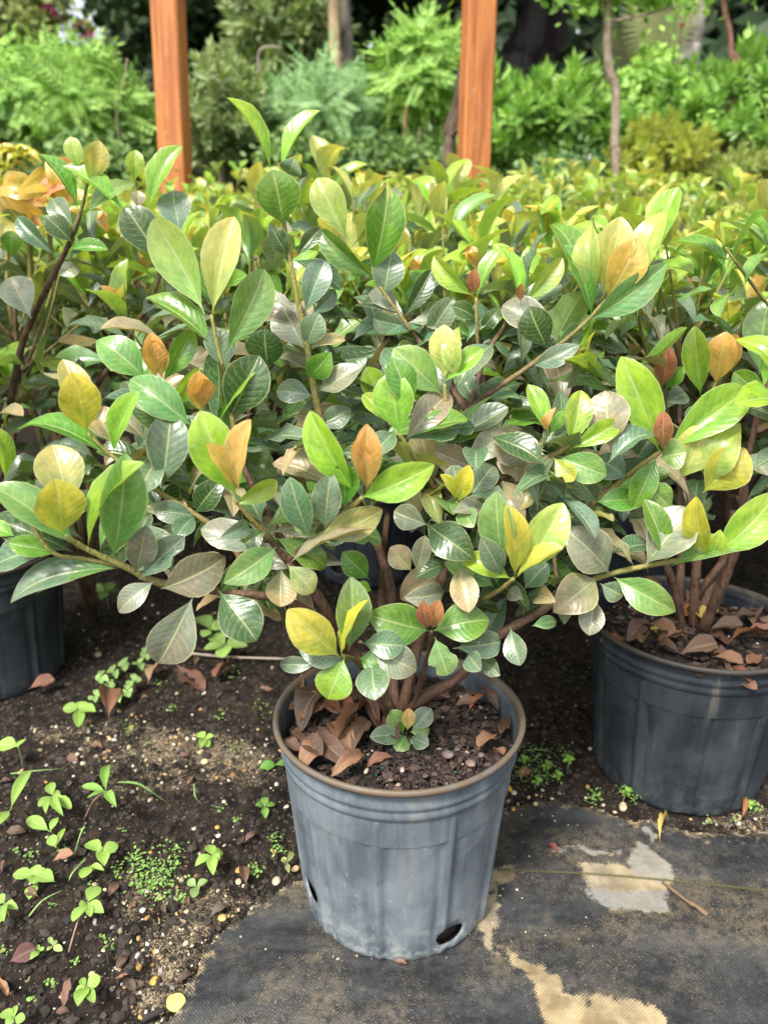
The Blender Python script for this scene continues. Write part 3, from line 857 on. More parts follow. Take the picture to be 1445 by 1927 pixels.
def grow_shrub(parent, origin, top, rad, n, seed, low=.36, size=1.0, nmain=5, mb=None, avoid=None, skip=None, inner=190, pairs_=(4, 4, 5), fresh=False):
    """origin: soil point; n shoots over a domed crown"""
    rd = random.Random(seed); inv = Matrix.Translation(-Vector(parent.location)) if parent.rotation_euler.z == 0 else parent.matrix_basis.inverted()
    own = mb is None; mb = mb or MB()
    def pick(r_):
        a = r_.uniform(0, 6.283); rr = rad*math.sqrt(r_.uniform(.08, 1.1)); z = r_.uniform(low-.12, top-.10-.10*(rr/rad)**2)
        for _t in range(20):
            q = Vector((origin.x+rr*math.cos(a), origin.y+rr*math.sin(a), z))
            if not (skip and skip(q)): break
            a = r_.uniform(0, 6.283)
        d = Vector((math.cos(a)+r_.uniform(-.9, .9), math.sin(a)+r_.uniform(-.9, .9), r_.uniform(-.5, .6))).normalized()
        return q, d, size*r_.uniform(.055, .085)
    old_foliage(parent, inv, inner, pick, rd)
    mains = []
    for i in range(nmain):
        a = i*1.257+rd.uniform(-.3, .3); r = rad*rd.uniform(.25, .45)
        q = [origin, origin+Vector((math.cos(a)*r*.35, math.sin(a)*r*.35, .11)), origin+Vector((math.cos(a)*r, math.sin(a)*r, .26)), origin+Vector((math.cos(a)*r*1.25, math.sin(a)*r*1.25, max(.3, (top-origin.z)*.72)))]
        mains.append(q); tube(mb, q, .0065, .0035, seg=7, a0=0, a1=.35, knob=.12, rnd=rd)
    for i in range(n):
        u = (i+.5)/n
        a = i*2.39996+rd.uniform(-.2, .2); r = rad*math.sqrt(u)*rd.uniform(.85, 1.08)
        zt = top-(top-low)*(.16*(r/rad)**2+.55*max(0, (r/rad)-.72)**1.2*2.0)-rd.uniform(0, .11)
        tip = Vector((origin.x+math.cos(a)*r, origin.y+math.sin(a)*r, zt))
        if skip and skip(tip): continue
        q = min(mains, key=lambda m: (m[2]-tip).length); st = q[2].lerp(q[3], rd.uniform(-.5, .9))
        if st.z > tip.z-.04: st = q[1].lerp(q[2], rd.random())
        mid = st.lerp(tip, .55)+Vector((rd.uniform(-.02, .02), rd.uniform(-.02, .02), -.015+rd.uniform(-.015, .01)))
        tube(mb, [st, mid, tip], .0027 if fresh else .0034, .0014, seg=5, a0=.6 if fresh else .3, a1=1.2, k=3)
        ax = (tip-mid).normalized()*.7+Vector((rd.uniform(-.2, .2), rd.uniform(-.2, .2), .55))
        s = whorl(parent, inv, tip, ax, rd, size, pairs=rd.choice(pairs_), fresh=fresh)
        if rd.random() < .5:     # older leaves lower on the twig
            m2 = st.lerp(mid, rd.uniform(.3, 1)); d = Vector((rd.uniform(-1, 1), rd.uniform(-1, 1), rd.uniform(-.2, .5))).normalized()
            put_leaf(parent, inv, m2, d, Vector((rd.uniform(-.4, .4), rd.uniform(-.7, .1), 1)), .07*size, .030*size, rd.choice('BbDPTMb'), rd)
    if own:
        me = mb.mesh('stems', M_BARK, age=True); o = link('stem', me, parent, mat4=inv)
    return mb

# --- the front shrub, branch by branch ------------------------------------------------
front = empty('broadleaf_shrub', FP, 'large sharp shrub growing in the front pot, its branches reaching both sides', 'shrub', 'young shrubs in pots')
FINV = Matrix.Translation(-Vector(FP))
rf = random.Random(77)
def br(parent, inv, pts, r0, r1, a0, a1, name='branch', knob=.20):
    mb = MB(); tube(mb, [P(*p) if len(p) == 3 and p[0] > 5 else Vector(p) for p in pts], r0, r1, seg=9, a0=a0, a1=a1, k=6, knob=knob, rnd=rf)
    return link(name, mb.mesh('branch', M_BARK, age=True), parent, mat4=inv)
BR = [
    ([(742, 1352, .715), (715, 1300, .71), (640, 1190, .69), (590, 1110, .67), (541, 1056, .66)], .0060, .0042, 0, .2),
    ([(660, 1215, .70), (600, 1165, .67), (530, 1128, .65), (415, 1113, .64), (300, 1097, .63), (235, 1066, .62), (165, 1034, .61), (122, 1008, .60)], .0046, .0021, .05, 1),
    ([(541, 1056, .66), (505, 1012, .65), (478, 982, .64), (443, 942, .63)], .0034, .0018, .3, 1),
    ([(541, 1056, .66), (600, 1010, .65), (650, 965, .64), (683, 935, .63)], .0038, .0021, .3, .9),
    ([(745, 1350, .72), (738, 1230, .74), (735, 1110, .76), (700, 1000, .78), (640, 880, .80), (608, 800, .80), (592, 740, .80), (576, 640, .80), (557, 545, .80), (536, 430, .805), (520, 325, .805)], .0062, .0016, 0, 1.1),
    ([(755, 1350, .72), (790, 1200, .73), (840, 1070, .74), (905, 932, .74), (955, 893, .74), (1020, 868, .73), (1070, 838, .73)], .0060, .0026, 0, .7),
    ([(905, 932, .74), (868, 850, .78), (880, 775, .80), (1000, 686, .82), (1080, 626, .82), (1142, 563, .82)], .0038, .0020, .1, .8),
    ([(880, 775, .80), (905, 690, .84), (898, 640, .85), (896, 560, .85)], .0032, .0016, .1, .8),
    ([(905, 680, .84), (950, 610, .86), (982, 570, .86)], .0026, .0016, .3, .8),
    ([(765, 1345, .715), (800, 1310, .70), (862, 1275, .69), (932, 1200, .69), (1010, 1155, .70), (1052, 1125, .71), (1110, 1092, .72), (1200, 1068, .72), (1325, 1046, .71)], .0062, .0022, 0, .9),
    ([(850, 1100, .74), (960, 1040, .76), (1060, 1000, .77), (1125, 940, .77), (1200, 880, .76), (1243, 850, .76)], .0045, .0021, .1, .9),
    ([(868, 960, .74), (850, 870, .74), (843, 800, .73), (836, 722, .73)], .0026, .0018, .3, 1.1),
    ([(775, 1345, .715), (790, 1290, .69), (806, 1230, .67), (812, 1188, .65)], .0034, .0018, 0, .3),
    ([(730, 1350, .715), (700, 1290, .68), (672, 1245, .65), (645, 1234, .63)], .0032, .0018, 0, .8),
    ([(478, 1100, .66), (430, 1015, .68), (368, 968, .69), (300, 926, .69), (212, 858, .69), (165, 815, .69)], .0034, .0016, .3, 1.1),
    ([(560, 1070, .68), (500, 960, .72), (455, 870, .73), (438, 790, .73), (418, 690, .73), (398, 592, .73)], .0040, .0017, .1, 1.1),
    ([(455, 870, .73), (410, 830, .72), (375, 775, .71)], .0024, .0016, .3, .9),
    ([(880, 775, .80), (815, 680, .86), (765, 610, .87), (706, 528, .88)], .0036, .0018, .1, .8),
    ([(850, 960, .74), (805, 900, .72), (778, 858, .70), (750, 815, .69)], .0028, .0016, .3, 1.1),
    ([(480, 950, .73), (400, 880, .75), (335, 800, .76), (295, 712, .76)], .0032, .0016, .2, 1),
    ([(830, 1190, .72), (890, 1140, .68), (940, 1110, .65), (966, 1089, .63)], .0030, .0018, .2, 1),
    ([(905, 932, .74), (880, 960, .70), (860, 945, .68)], .0024, .0016, .2, .8),
    ([(690, 1000, .78), (720, 920, .84), (730, 840, .90), (725, 760, .92)], .0034, .0018, .1, .7),
    ([(745, 1340, .73), (720, 1180, .80), (722, 1050, .84), (730, 960, .88)], .0055, .0035, 0, .2),
    ([(640, 1180, .70), (590, 1110, .69), (548, 1010, .74), (520, 930, .78)], .0035, .002, .1, .5),
    ([(1052, 1125, .71), (1040, 1010, .74), (1060, 960, .75)], .002, .0015, .3, .8),
    ([(60, 985, .60), (100, 1040, .60), (160, 1052, .615), (235, 1066, .62)], .0016, .0020, 1, .6),
]
for b in BR: br(front, FINV, *b)
LV = {  # depth Y of the shoot: leaves (base x, base y, tip x, tip y, width, colour[, mesh])
    .73: [(385, 590, 291, 411, 80, 'l'), (400, 594, 441, 408, 68, 'y'), (424, 664, 500, 507, 74, 'g', 0), (412, 664, 274, 561, 44, 'G', 1), (425, 700, 405, 615, 60, 'b'),
          (430, 792, 488, 670, 88, 'D', 0), (415, 792, 486, 690, 34, 'L', 1), (838, 717, 835, 611, 54, 'y', 0), (858, 716, 856, 614, 42, 'l'), (835, 721, 909, 656, 38, 'L', 1), (832, 745, 741, 656, 70, 'g', 0),
          (1032, 820, 993, 724, 36, 'L', 1), (1033, 815, 1037, 772, 16, 'O'), (1036, 815, 1060, 770, 22, 'G'), (1070, 845, 1094, 734, 52, 'L', 0), (1070, 847, 1168, 795, 42, 'L', 1),
          (840, 860, 925, 746, 34, 'D', 4), (870, 880, 952, 812, 54, 'P', 5), (1010, 893, 933, 866, 48, 'T', 7), (1015, 890, 975, 960, 50, 'K', 7), (1040, 860, 1080, 905, 40, 'Y', 6), (1050, 858, 1140, 895, 60, 'g', 5),
          (1150, 850, 1138, 735, 84, 'M', 5), (1000, 870, 930, 830, 60, 'M', 5), (890, 880, 820, 850, 56, 'M', 0)],
    .80: [(512, 330, 427, 184, 27, 'L', 1), (527, 330, 603, 208, 26, 'L', 1), (534, 428, 514, 320, 86, 'G', 0), (545, 330, 552, 303, 44, 'b'), (541, 482, 507, 422, 38, 'D', 7), (556, 486, 604, 430, 30, 'D', 1),
          (573, 592, 612, 488, 54, 'b', 0), (585, 592, 634, 545, 30, 'b'), (562, 592, 484, 556, 20, 'P', 1), (575, 660, 532, 578, 78, 'P', 0), (580, 655, 650, 640, 22, 'T', 1), (575, 655, 600, 590, 50, 'b'),
          (590, 745, 518, 735, 46, 'b', 2), (600, 737, 683, 690, 52, 'P', 4), (578, 710, 622, 665, 50, 'G', 2), (505, 695, 498, 620, 74, 'D', 0), (600, 800, 660, 770, 44, 'b'), (610, 800, 560, 780, 36, 'T')],
    .82: [(1138, 567, 1202, 450, 72, 'O', 0), (1133, 562, 1168, 408, 72, 'y', 0), (1113, 600, 1060, 461, 42, 'G', 1), (1108, 602, 1256, 497, 60, 'g', 2), (1030, 657, 995, 578, 66, 'D', 0), (1122, 560, 1105, 428, 50, 'l'),
          (1040, 655, 1100, 620, 46, 'B'), (1000, 690, 1090, 650, 40, 'b', 4), (980, 690, 975, 600, 26, 'b', 1), (900, 770, 860, 700, 40, 'b')],
    .88: [(655, 452, 596, 334, 64, 'l', 0), (663, 464, 728, 342, 42, 'y', 1), (700, 520, 732, 352, 76, 'G', 0), (706, 524, 603, 432, 46, 'G', 1), (720, 560, 738, 470, 62, 'b'), (757, 600, 812, 508, 38, 'D', 1), (805, 642, 746, 628, 34, 'D', 2),
          (800, 640, 853, 560, 48, 'b', 0), (760, 612, 700, 600, 40, 'b'), (780, 650, 850, 640, 38, 'B')],
    .86: [(895, 560, 816, 481, 36, 'L', 1), (892, 556, 893, 507, 26, 'R', 0), (898, 558, 946, 468, 27, 'L', 1), (976, 575, 947, 470, 26, 'L', 1), (983, 572, 1058, 485, 38, 'l', 1), (978, 567, 981, 534, 17, 'R', 0),
          (900, 600, 850, 575, 32, 'D'), (905, 620, 940, 580, 30, 'D'), (895, 640, 870, 600, 36, 'G'), (725, 760, 690, 690, 50, 'L'), (725, 762, 768, 700, 40, 'G'), (728, 790, 660, 770, 44, 'b'), (728, 800, 790, 760, 40, 'P')],
    .76: [(292, 713, 285, 627, 44, 'O', 0), (305, 715, 292, 640, 44, 'O', 3), (276, 714, 183, 637, 68, 'g', 2), (305, 720, 363, 620, 46, 'G', 1), (300, 760, 240, 760, 40, 'G'), (312, 770, 375, 690, 36, 'L', 1), (330, 800, 270, 830, 46, 'b'),
          (1240, 852, 1168, 671, 76, 'L', 1), (1245, 852, 1408, 732, 78, 'L', 1), (1246, 848, 1247, 774, 36, 'R', 0), (1235, 860, 1190, 960, 50, 'G', 4), (1278, 905, 1328, 798, 78, 'y', 0), (1320, 928, 1402, 845, 84, 'Y', 0), (1325, 905, 1386, 802, 70, 'l'),
          (1240, 862, 1290, 850, 60, 'g'), (1190, 890, 1260, 955, 50, 'g', 6), (1180, 900, 1120, 860, 54, 'B'), (1120, 945, 1210, 940, 50, 'G', 4), (1125, 945, 1075, 880, 50, 'b'), (1060, 1000, 1000, 930, 60, 'b')],
    .71: [(377, 775, 372, 700, 48, 'O', 0), (385, 772, 382, 712, 44, 'O', 3), (362, 802, 243, 710, 70, 'g', 2), (365, 810, 350, 800, 30, 'G'),
          (1145, 1078, 1064, 995, 84, 'P', 2), (1122, 1088, 1044, 1150, 78, 'T', 2), (1120, 1125, 1108, 1195, 48, 'P', 0), (1128, 1098, 1172, 1122, 42, 'b', 0), (1155, 1086, 1271, 1152, 62, 'g', 2), (1192, 1066, 1107, 986, 26, 'T', 7),
          (1212, 1066, 1304, 958, 88, 'P', 5), (1255, 1062, 1210, 940, 44, 'G', 1), (1330, 1048, 1310, 934, 48, 'Y', 1), (1340, 1047, 1462, 928, 74, 'L', 2), (1262, 1066, 1412, 1026, 44, 'g', 2), (1335, 1048, 1355, 1000, 40, 'L')],
    .69: [(168, 815, 120, 675, 56, 'y', 0), (165, 816, 137, 702, 76, 'Y', 0), (205, 860, 33, 796, 42, 'G', 2), (215, 857, 263, 737, 40, 'L', 1), (215, 838, 178, 765, 56, 'T', 0), (305, 922, 322, 776, 80, 'b', 0), (310, 925, 250, 890, 50, 'D'),
          (368, 965, 420, 900, 50, 'D', 2), (370, 970, 290, 960, 44, 'b'), (368, 970, 330, 1010, 40, 'B'),
          (752, 820, 735, 700, 78, 'L', 0), (775, 770, 738, 672, 60, 'G', 0), (745, 805, 683, 742, 34, 'L', 1), (745, 812, 700, 860, 44, 'b')],
    .63: [(447, 937, 377, 775, 88, 'L', 0), (450, 930, 472, 789, 44, 'O', 1), (445, 925, 389, 835, 27, 'O', 4), (436, 952, 522, 905, 38, 'L', 1), (470, 985, 420, 1010, 34, 'b', 2), (672, 930, 584, 773, 62, 'L', 1), (690, 927, 690, 800, 54, 'O', 0), (700, 920, 672, 825, 40, 'O', 3),
          (680, 936, 817, 876, 68, 'L', 2), (650, 960, 645, 870, 60, 'G', 3), (630, 985, 538, 905, 40, 'G', 1), (612, 998, 622, 892, 56, 'b', 5), (598, 1010, 722, 960, 60, 'K', 2), (545, 1060, 703, 996, 42, 'M', 4), (585, 1015, 545, 900, 56, 'B', 0), (600, 1010, 553, 985, 20, 'G'),
          (520, 1030, 424, 1097, 62, 'g', 2), (515, 1035, 378, 994, 60, 'P', 5), (530, 1068, 528, 1142, 58, 'T', 3), (540, 1062, 590, 1115, 50, 'K', 0), (500, 1000, 452, 1030, 40, 'D')],
    .605: [(118, 1008, 105, 903, 92, 'Y', 0), (150, 1032, -14, 914, 66, 'g', 1), (166, 1032, 272, 871, 34, 'L', 1), (212, 1052, 238, 857, 84, 'g', 0), (115, 1042, 17, 1022, 42, 'G', 1), (10, 905, -16, 800, 34, 'L', 1), (30, 1010, -20, 985, 30, 'L')],
    .63001: [(135, 962, 98, 836, 88, 'y', 0)],
    .62: [(212, 1072, 14, 1126, 54, 'b', 2), (222, 1070, 65, 1111, 40, 'g', 2), (290, 1095, 222, 1152, 46, 'P', 2), (303, 1108, 426, 1050, 80, 'M', 2), (365, 1120, 298, 1250, 88, 'P', 0), (412, 1112, 482, 1204, 84, 'D', 5), (262, 1092, 348, 1010, 52, 'b', 6), (255, 1078, 275, 992, 56, 'P', 5),
          (415, 1115, 460, 1060, 40, 'D'), (640, 1236, 543, 1149, 76, 'Y', 0), (642, 1233, 692, 1129, 38, 'Y', 4), (656, 1226, 662, 1088, 66, 'g', 0), (649, 1236, 617, 1316, 72, 'L', 0), (676, 1238, 720, 1252, 40, 'G', 7), (700, 1245, 705, 1316, 64, 'b', 0), (645, 1240, 564, 1225, 50, 'b', 2), (600, 1250, 524, 1250, 32, 'b', 2),
          (700, 1225, 785, 1262, 66, 'P', 2), (680, 1210, 760, 1215, 56, 'B', 0)],
    .64: [(806, 1187, 694, 1157, 80, 'G', 2), (815, 1187, 921, 1165, 74, 'G', 2), (806, 1183, 796, 1132, 30, 'R', 0), (814, 1184, 826, 1130, 34, 'R', 0), (818, 1198, 842, 1271, 56, 'g', 6), (852, 1220, 944, 1208, 52, 'b', 5), (880, 1230, 905, 1262, 40, 'b'), (868, 1215, 890, 1180, 44, 'D'),
          (967, 1088, 955, 952, 48, 'Y', 0), (975, 1084, 1060, 948, 76, 'l', 0), (968, 1090, 1059, 1029, 30, 'Y', 1), (962, 1090, 861, 1044, 42, 'L', 2), (948, 1066, 932, 928, 68, 'g', 0), (945, 1085, 905, 1010, 46, 'b')],
    .67: [(806, 988, 741, 962, 50, 'P', 5), (805, 988, 889, 1050, 72, 'D', 2), (836, 1112, 766, 1126, 50, 'P', 2), (862, 1062, 882, 1151, 54, 'T', 0), (785, 1082, 800, 1008, 36, 'P', 0), (775, 1075, 735, 1030, 48, 'T', 5), (862, 945, 882, 877, 38, 'Y', 0), (857, 942, 828, 893, 20, 'Y', 1),
          (868, 946, 852, 875, 46, 'b', 3), (866, 955, 890, 990, 42, 'g', 5), (985, 1128, 955, 1112, 30, 'P', 2), (1010, 1120, 1040, 1130, 38, 'T', 2), (985, 1110, 1030, 1060, 46, 'B', 0), (960, 1180, 978, 1252, 44, 'b', 0), (1000, 1178, 1048, 1168, 26, 'g', 2), (905, 1240, 938, 1268, 36, 'b'),
          (695, 1090, 645, 1040, 50, 'G', 0), (700, 1112, 670, 1100, 24, 'L', 1)],
}
for Yd, lst in LV.items():
    for e in lst:
        px_leaf(front, FINV, e[0], e[1], e[2], e[3], e[4], e[5], Yd, rf, variant=e[6] if len(e) > 6 else None)
# old leaves hanging inside the crown, along the branches
n_fill = 0
for bi, (pts, r0, r1, a0, a1) in enumerate(BR):
    sm = smooth_path([P(*p) for p in pts], 6)
    if bi in (0, 12, 13, 14, 1, 9, 26): cnt = 2
    else: cnt = 6
    for _ in range(cnt):
        q = sm[rf.randrange(len(sm)//4, len(sm)-3)] + Vector((0, .012, 0))
        d = Vector((rf.uniform(-1, 1), rf.uniform(.0, .9), rf.uniform(-.55, .5))).normalized()
        n = Vector((rf.uniform(-.5, .5), rf.uniform(-.9, -.2), rf.uniform(.3, 1)))
        L = rf.uniform(.05, .078)
        if q.z < .42: continue
        put_leaf(front, FINV, q, d, n, L, L*rf.uniform(.42, .55), rf.choice('BbPTMbBDGgBb'), rf)
# dense older foliage deep in the crown, behind the nearer leaves
def pick_front(r_):
    while True:
        px, py = r_.uniform(250, 1200), r_.uniform(620, 1120)
        if 600 < px < 800 and py > 940: continue
        if py > 1020 and not (380 < px < 600 or 800 < px < 1100): continue
        if px < 420 and py > 980: continue
        break
    q = P(px, py, r_.uniform(.80, .98)); d = Vector((r_.uniform(-1, 1), r_.uniform(-.6, .6), r_.uniform(-.4, .7))).normalized()
    return q, d, r_.uniform(.055, .082)
old_foliage(front, FINV, 230, pick_front, rf)
def pick_front2(r_):
    while True:
        px, py = r_.uniform(230, 1180), r_.uniform(820, 1150)
        if 580 < px < 800 and py > 930: continue
        if py > 1060 and not (400 < px < 580 or 830 < px < 1080): continue
        if px < 400 and py > 1060: continue
        break
    q = P(px, py, r_.uniform(.69, .80)); d = Vector((r_.uniform(-1, 1), r_.uniform(-.7, .4), r_.uniform(-.45, .6))).normalized()
    return q, d, r_.uniform(.045, .070)
old_foliage(front, FINV, 120, pick_front2, rf, cols='BbgDPTBbKbD')
# older foliage low in the crown
for _ in range(34):
    px, py = rf.uniform(430, 1120), rf.uniform(830, 1080)
    q = P(px, py, rf.uniform(.76, .90)); d = Vector((rf.uniform(-1, 1), rf.uniform(-.5, .5), rf.uniform(-.4, .6))).normalized(); L = rf.uniform(.055, .08)
    if 610 < px < 790 and py > 960: continue
    put_leaf(front, FINV, q, d, Vector((rf.uniform(-.5, .5), -.5, rf.uniform(.3, 1))), L, L*.48, rf.choice('BbPTgbBDGM'), rf)

# the sprout at the foot of the front shrub
sproutc = G(765, 1392, .235)
YS = sproutc.y
sprout = empty('shrub_sprout', (sproutc.x, YS, .219), 'tiny grey-green rosette sprouting from the soil of the front pot', 'seedling')
SI = Matrix.Translation(-Vector(sprout.location))
for e in [(766, 1376, 769, 1333, 26, 'O', 0), (760, 1382, 737, 1336, 38, 'G', 5), (774, 1374, 812, 1334, 38, 'b', 0), (762, 1385, 697, 1386, 36, 'b', 0), (764, 1384, 746, 1413, 36, 'g', 0), (770, 1378, 808, 1372, 30, 'g', 0), (770, 1388, 795, 1441, 38, 'b', 0), (774, 1386, 806, 1402, 34, 'b', 0), (758, 1380, 730, 1345, 30, 'b', 0)]:
    px_leaf(sprout, SI, *e[:6], YS, rf, dy=(-.018 if e[3] > e[1] else .006), variant=e[6])
br(sprout, SI, [(sproutc.x, YS+.01, .214), (sproutc.x, YS+.004, .225), (sproutc.x, YS, .236)], .002, .0014, .2, .6, 'stem')

# --- the right-hand shrub with its thick stems ----------------------------------------
rightp = empty('broadleaf_shrub', RP, 'shrub with thick bare stems in the black pot at the right edge', 'shrub', 'young shrubs in pots')
RINV = Matrix.Translation(-Vector(RP))
rr_ = random.Random(5)
for pts, r0, r1 in [([(1318, 1195, .965), (1345, 1130, .95), (1372, 1065, .94), (1392, 1000, .93), (1400, 900, .93)], .0075, .005),
                    ([(1305, 1190, .975), (1306, 1120, .975), (1310, 1040, .98), (1300, 950, 1.0)], .0066, .005),
                    ([(1312, 1190, .985), (1330, 1120, 1.0), (1362, 1050, 1.03), (1380, 960, 1.05)], .0065, .005),
                    ([(1285, 1185, .985), (1268, 1110, .99), (1240, 1020, 1.0), (1210, 900, 1.03)], .0060, .004),
                    ([(1400, 900, .93), (1420, 800, .92), (1440, 740, .90), (1450, 700, .90)], .004, .002),
                    ([(1400, 900, .93), (1370, 820, .95), (1350, 760, .96), (1325, 742, .97)], .004, .002),
                    ([(1300, 950, 1.0), (1270, 850, 1.05), (1255, 780, 1.06), (1247, 730, 1.06)], .004, .002)]:
    br(rightp, RINV, pts, r0, r1, 0, .15, 'stem' if r0 > .005 else 'branch')
for Yd, lst in {1.06: [(1245, 732, 1254, 652, 40, 'R', 0), (1250, 735, 1285, 690, 30, 'G', 1), (1244, 738, 1215, 690, 38, 'l'), (1250, 760, 1290, 740, 40, 'b')],
                .97: [(1318, 746, 1306, 615, 50, 'L', 0), (1346, 726, 1366, 625, 58, 'O', 0), (1350, 722, 1385, 628, 44, 'O', 3), (1325, 750, 1445, 740, 40, 'L', 1), (1330, 760, 1290, 800, 40, 'b')],
                .90: [(1428, 705, 1446, 560, 66, 'g', 0), (1432, 730, 1475, 640, 70, 'L', 0), (1440, 745, 1380, 700, 46, 'G')]}.items():
    for e in lst: px_leaf(rightp, RINV, *e[:6], Yd, rr_, variant=e[6] if len(e) > 6 else None)
rorg = Vector((RP[0], RP[1], .21))
grow_shrub(rightp, rorg+Vector((0, .05, 0)), .77, .33, 24, 301, low=.42, nmain=2,
           skip=lambda t: t.y < .93 and t.z < .60)

# --- the left-hand shrub ----------------------------------------------------------------
LPO = (-.715, 1.235, -.004)
leftp = empty('broadleaf_shrub', LPO, 'shrub in the pot at the left edge, two pale upright leaves at its top', 'shrub', 'young shrubs in pots')
LINV = Matrix.Translation(-Vector(LPO))
for pts, r0, r1 in [([(20, 760, 1.20), (45, 640, 1.15), (90, 540, 1.10), (130, 460, 1.08), (152, 400, 1.07), (165, 345, 1.07)], .0055, .0018),
                    ([(-30, 1000, 1.235), (0, 880, 1.22), (20, 760, 1.20)], .007, .0055)]:
    br(leftp, LINV, pts, r0, r1, .0, .7, 'branch')
for Yd, lst in {1.07: [(152, 320, 133, 257, 34, 'l', 0), (168, 347, 188, 265, 46, 'y', 0), (150, 400, 74, 290, 30, 'G', 1), (238, 402, 119, 313, 34, 'L', 1), (165, 402, 252, 342, 30, 'g', 2), (141, 428, 97, 375, 42, 'b', 0), (138, 458, 86, 406, 44, 'D', 0),
                       (107, 482, 33, 409, 36, 'B', 1), (278, 400, 343, 275, 38, 'L', 1), (262, 393, 260, 359, 27, 'M', 0), (305, 492, 236, 388, 72, 'D', 0), (340, 442, 325, 358, 64, 'b', 0), (128, 470, 205, 470, 24, 'G', 1), (22, 484, 22, 434, 38, 'G', 0),
                       (60, 600, 20, 520, 64, 'P', 0), (255, 342, 256, 282, 34, 'L', 0), (110, 520, 150, 500, 30, 'P')]}.items():
    for e in lst: px_leaf(leftp, LINV, *e[:6], Yd, rr_, variant=e[6] if len(e) > 6 else None)
br(leftp, LINV, [(262, 394, 1.07), (280, 440, 1.08), (300, 520, 1.10), (240, 640, 1.15), (60, 900, 1.2)], .002, .004, .8, .3, 'branch')
grow_shrub(leftp, Vector((-.715, 1.26, .21)), .84, .36, 26, 302, low=.48)

# --- the field of shrubs behind ----------------------------------------------------------
def copy_thing(o, loc, rz, sc, label):
    c = o.copy(); COL.objects.link(c); c.location = loc; c.rotation_euler = (0, 0, rz); c.scale = (sc, sc, sc); c['label'] = label
    for ch in list(o.children):
        d = ch.copy(); COL.objects.link(d); d.parent = c
    return c
protos = []
spots = []
ordn = ['leftmost', 'second from the left', 'third from the left', 'fourth from the left', 'fifth from the left', 'sixth from the left', 'seventh from the left', 'rightmost']
rowname = ['the shaded row close behind the front plant', 'the second row behind the front plant', 'the third row back', 'the fourth row back', 'the row beside the wooden posts', 'the blurred last row before the hedge']
rows = [(1.42, [-.30, .14, .62, 1.02]), (1.80, [-1.02, -.52, -.06, .40, .86]), (2.22, [-1.25, -.78, -.30, .20, .68, 1.15]), (2.66, [-1.40, -.92, -.44, .05, .52, 1.0, 1.46]), (3.12, [-1.75, -1.25, -.72, -.22, .28, .78, 1.28, 1.75]), (3.6, [-1.9, -1.4, -.85, -.3, .22, .78, 1.3, 1.9])]
rd2 = random.Random(9)
k = 0
for ri, (yy, xs_) in enumerate(rows):
    for xi, xx in enumerate(xs_):
        nm = ordn[xi] if xi < len(xs_)-1 else 'rightmost'
        lb = f'lime-tipped leafy shrub in {rowname[ri]}, {nm}'
        loc = Vector((xx+rd2.uniform(-.05, .05), yy+rd2.uniform(-.07, .07), 0)); top = .69+.073*yy+rd2.uniform(-.04, .085)+(.035 if xx < -.1 else 0)
        if k < 5:
            e = empty('broadleaf_shrub', loc, lb, 'shrub', 'young shrubs in pots')
            grow_shrub(e, Vector((loc.x, loc.y, .215)), .78 if xx < .4 else .73, .34, 36, 400+k, low=.50 if ri else .44, size=1.1)
            protos.append(e); k += 1
        elif ri >= 2 and len(protos) < 9:
            e = empty('broadleaf_shrub', loc, lb, 'shrub', 'young shrubs in pots')
            grow_shrub(e, Vector((loc.x, loc.y, .215)), .83, .34, 54, 400+k, low=.58, size=.74, inner=190, pairs_=(3, 3, 4), fresh=True)
            protos.append(e); k += 1
        else:
            src = protos[k % 5] if ri < 2 else protos[5+k % 4]; k += 1
            copy_thing(src, loc, rd2.uniform(0, 6.28), top/(.78 if ri < 2 else .83), lb)

# ------------------------------------------------------------------ dry leaves, stones, twigs, weeds
DRY = [leaf_mesh('dry_leaf_a', PROF_A, .30, .14, twist=.25, wave=.05, curl=.16, mat=M_DRY, seed=21), leaf_mesh('dry_leaf_b', PROF_A, .50, .14, wave=.04, curl=-.12, twist=-.3, mat=M_DRY, seed=22),
       leaf_mesh('dry_leaf_c', PROF_A, .25, -.12, wave=.06, twist=.25, curl=.15, mat=M_DRY, seed=23)]
rdl = random.Random(31)
DC = [(.17, .078, .045), (.10, .050, .034), (.22, .115, .065), (.13, .075, .052), (.21, .080, .034), (.075, .042, .030)]
def dry_leaf(base, tip, w, label, group, tilt=0, c=None, v=None, lift=.003):
    b = Vector(base); t = Vector(tip); d = t-b; L = d.length
    n = Vector((rdl.uniform(-.5, .5), rdl.uniform(-.6, .2), 1))
    c = c or rdl.choice(DC); kk = rdl.uniform(.8, 1.25)
    o = link('dry_leaf', DRY[v if v is not None else rdl.randrange(3)], None, mat4=frame(b+Vector((0, 0, lift)), d, n, L, w), color=(c[0]*kk, c[1]*kk, c[2]*kk, 1))
    return tag(o, label, 'leaf', group)
zs_ = .228
heap = [(600, 1350, 548, 1410, 50), (640, 1300, 575, 1350, 60), (700, 1330, 650, 1400, 44), (720, 1400, 690, 1320, 46), (590, 1385, 640, 1430, 50), (660, 1390, 600, 1400, 56), (620, 1400, 575, 1435, 46), (660, 1430, 690, 1380, 40), (560, 1360, 600, 1310, 52),
        (655, 1345, 690, 1300, 42), (690, 1425, 640, 1450, 30), (745, 1430, 700, 1440, 22), (600, 1330, 555, 1330, 40), (680, 1370, 640, 1330, 50), (570, 1420, 545, 1395, 30), (730, 1340, 715, 1300, 40)]
heap += [(575, 1330, 560, 1290, 36), (610, 1310, 640, 1350, 44), (560, 1400, 600, 1430, 40), (590, 1420, 630, 1400, 44), (640, 1350, 680, 1310, 36), (700, 1360, 740, 1400, 40), (620, 1365, 655, 1405, 46), (545, 1375, 575, 1400, 34)]
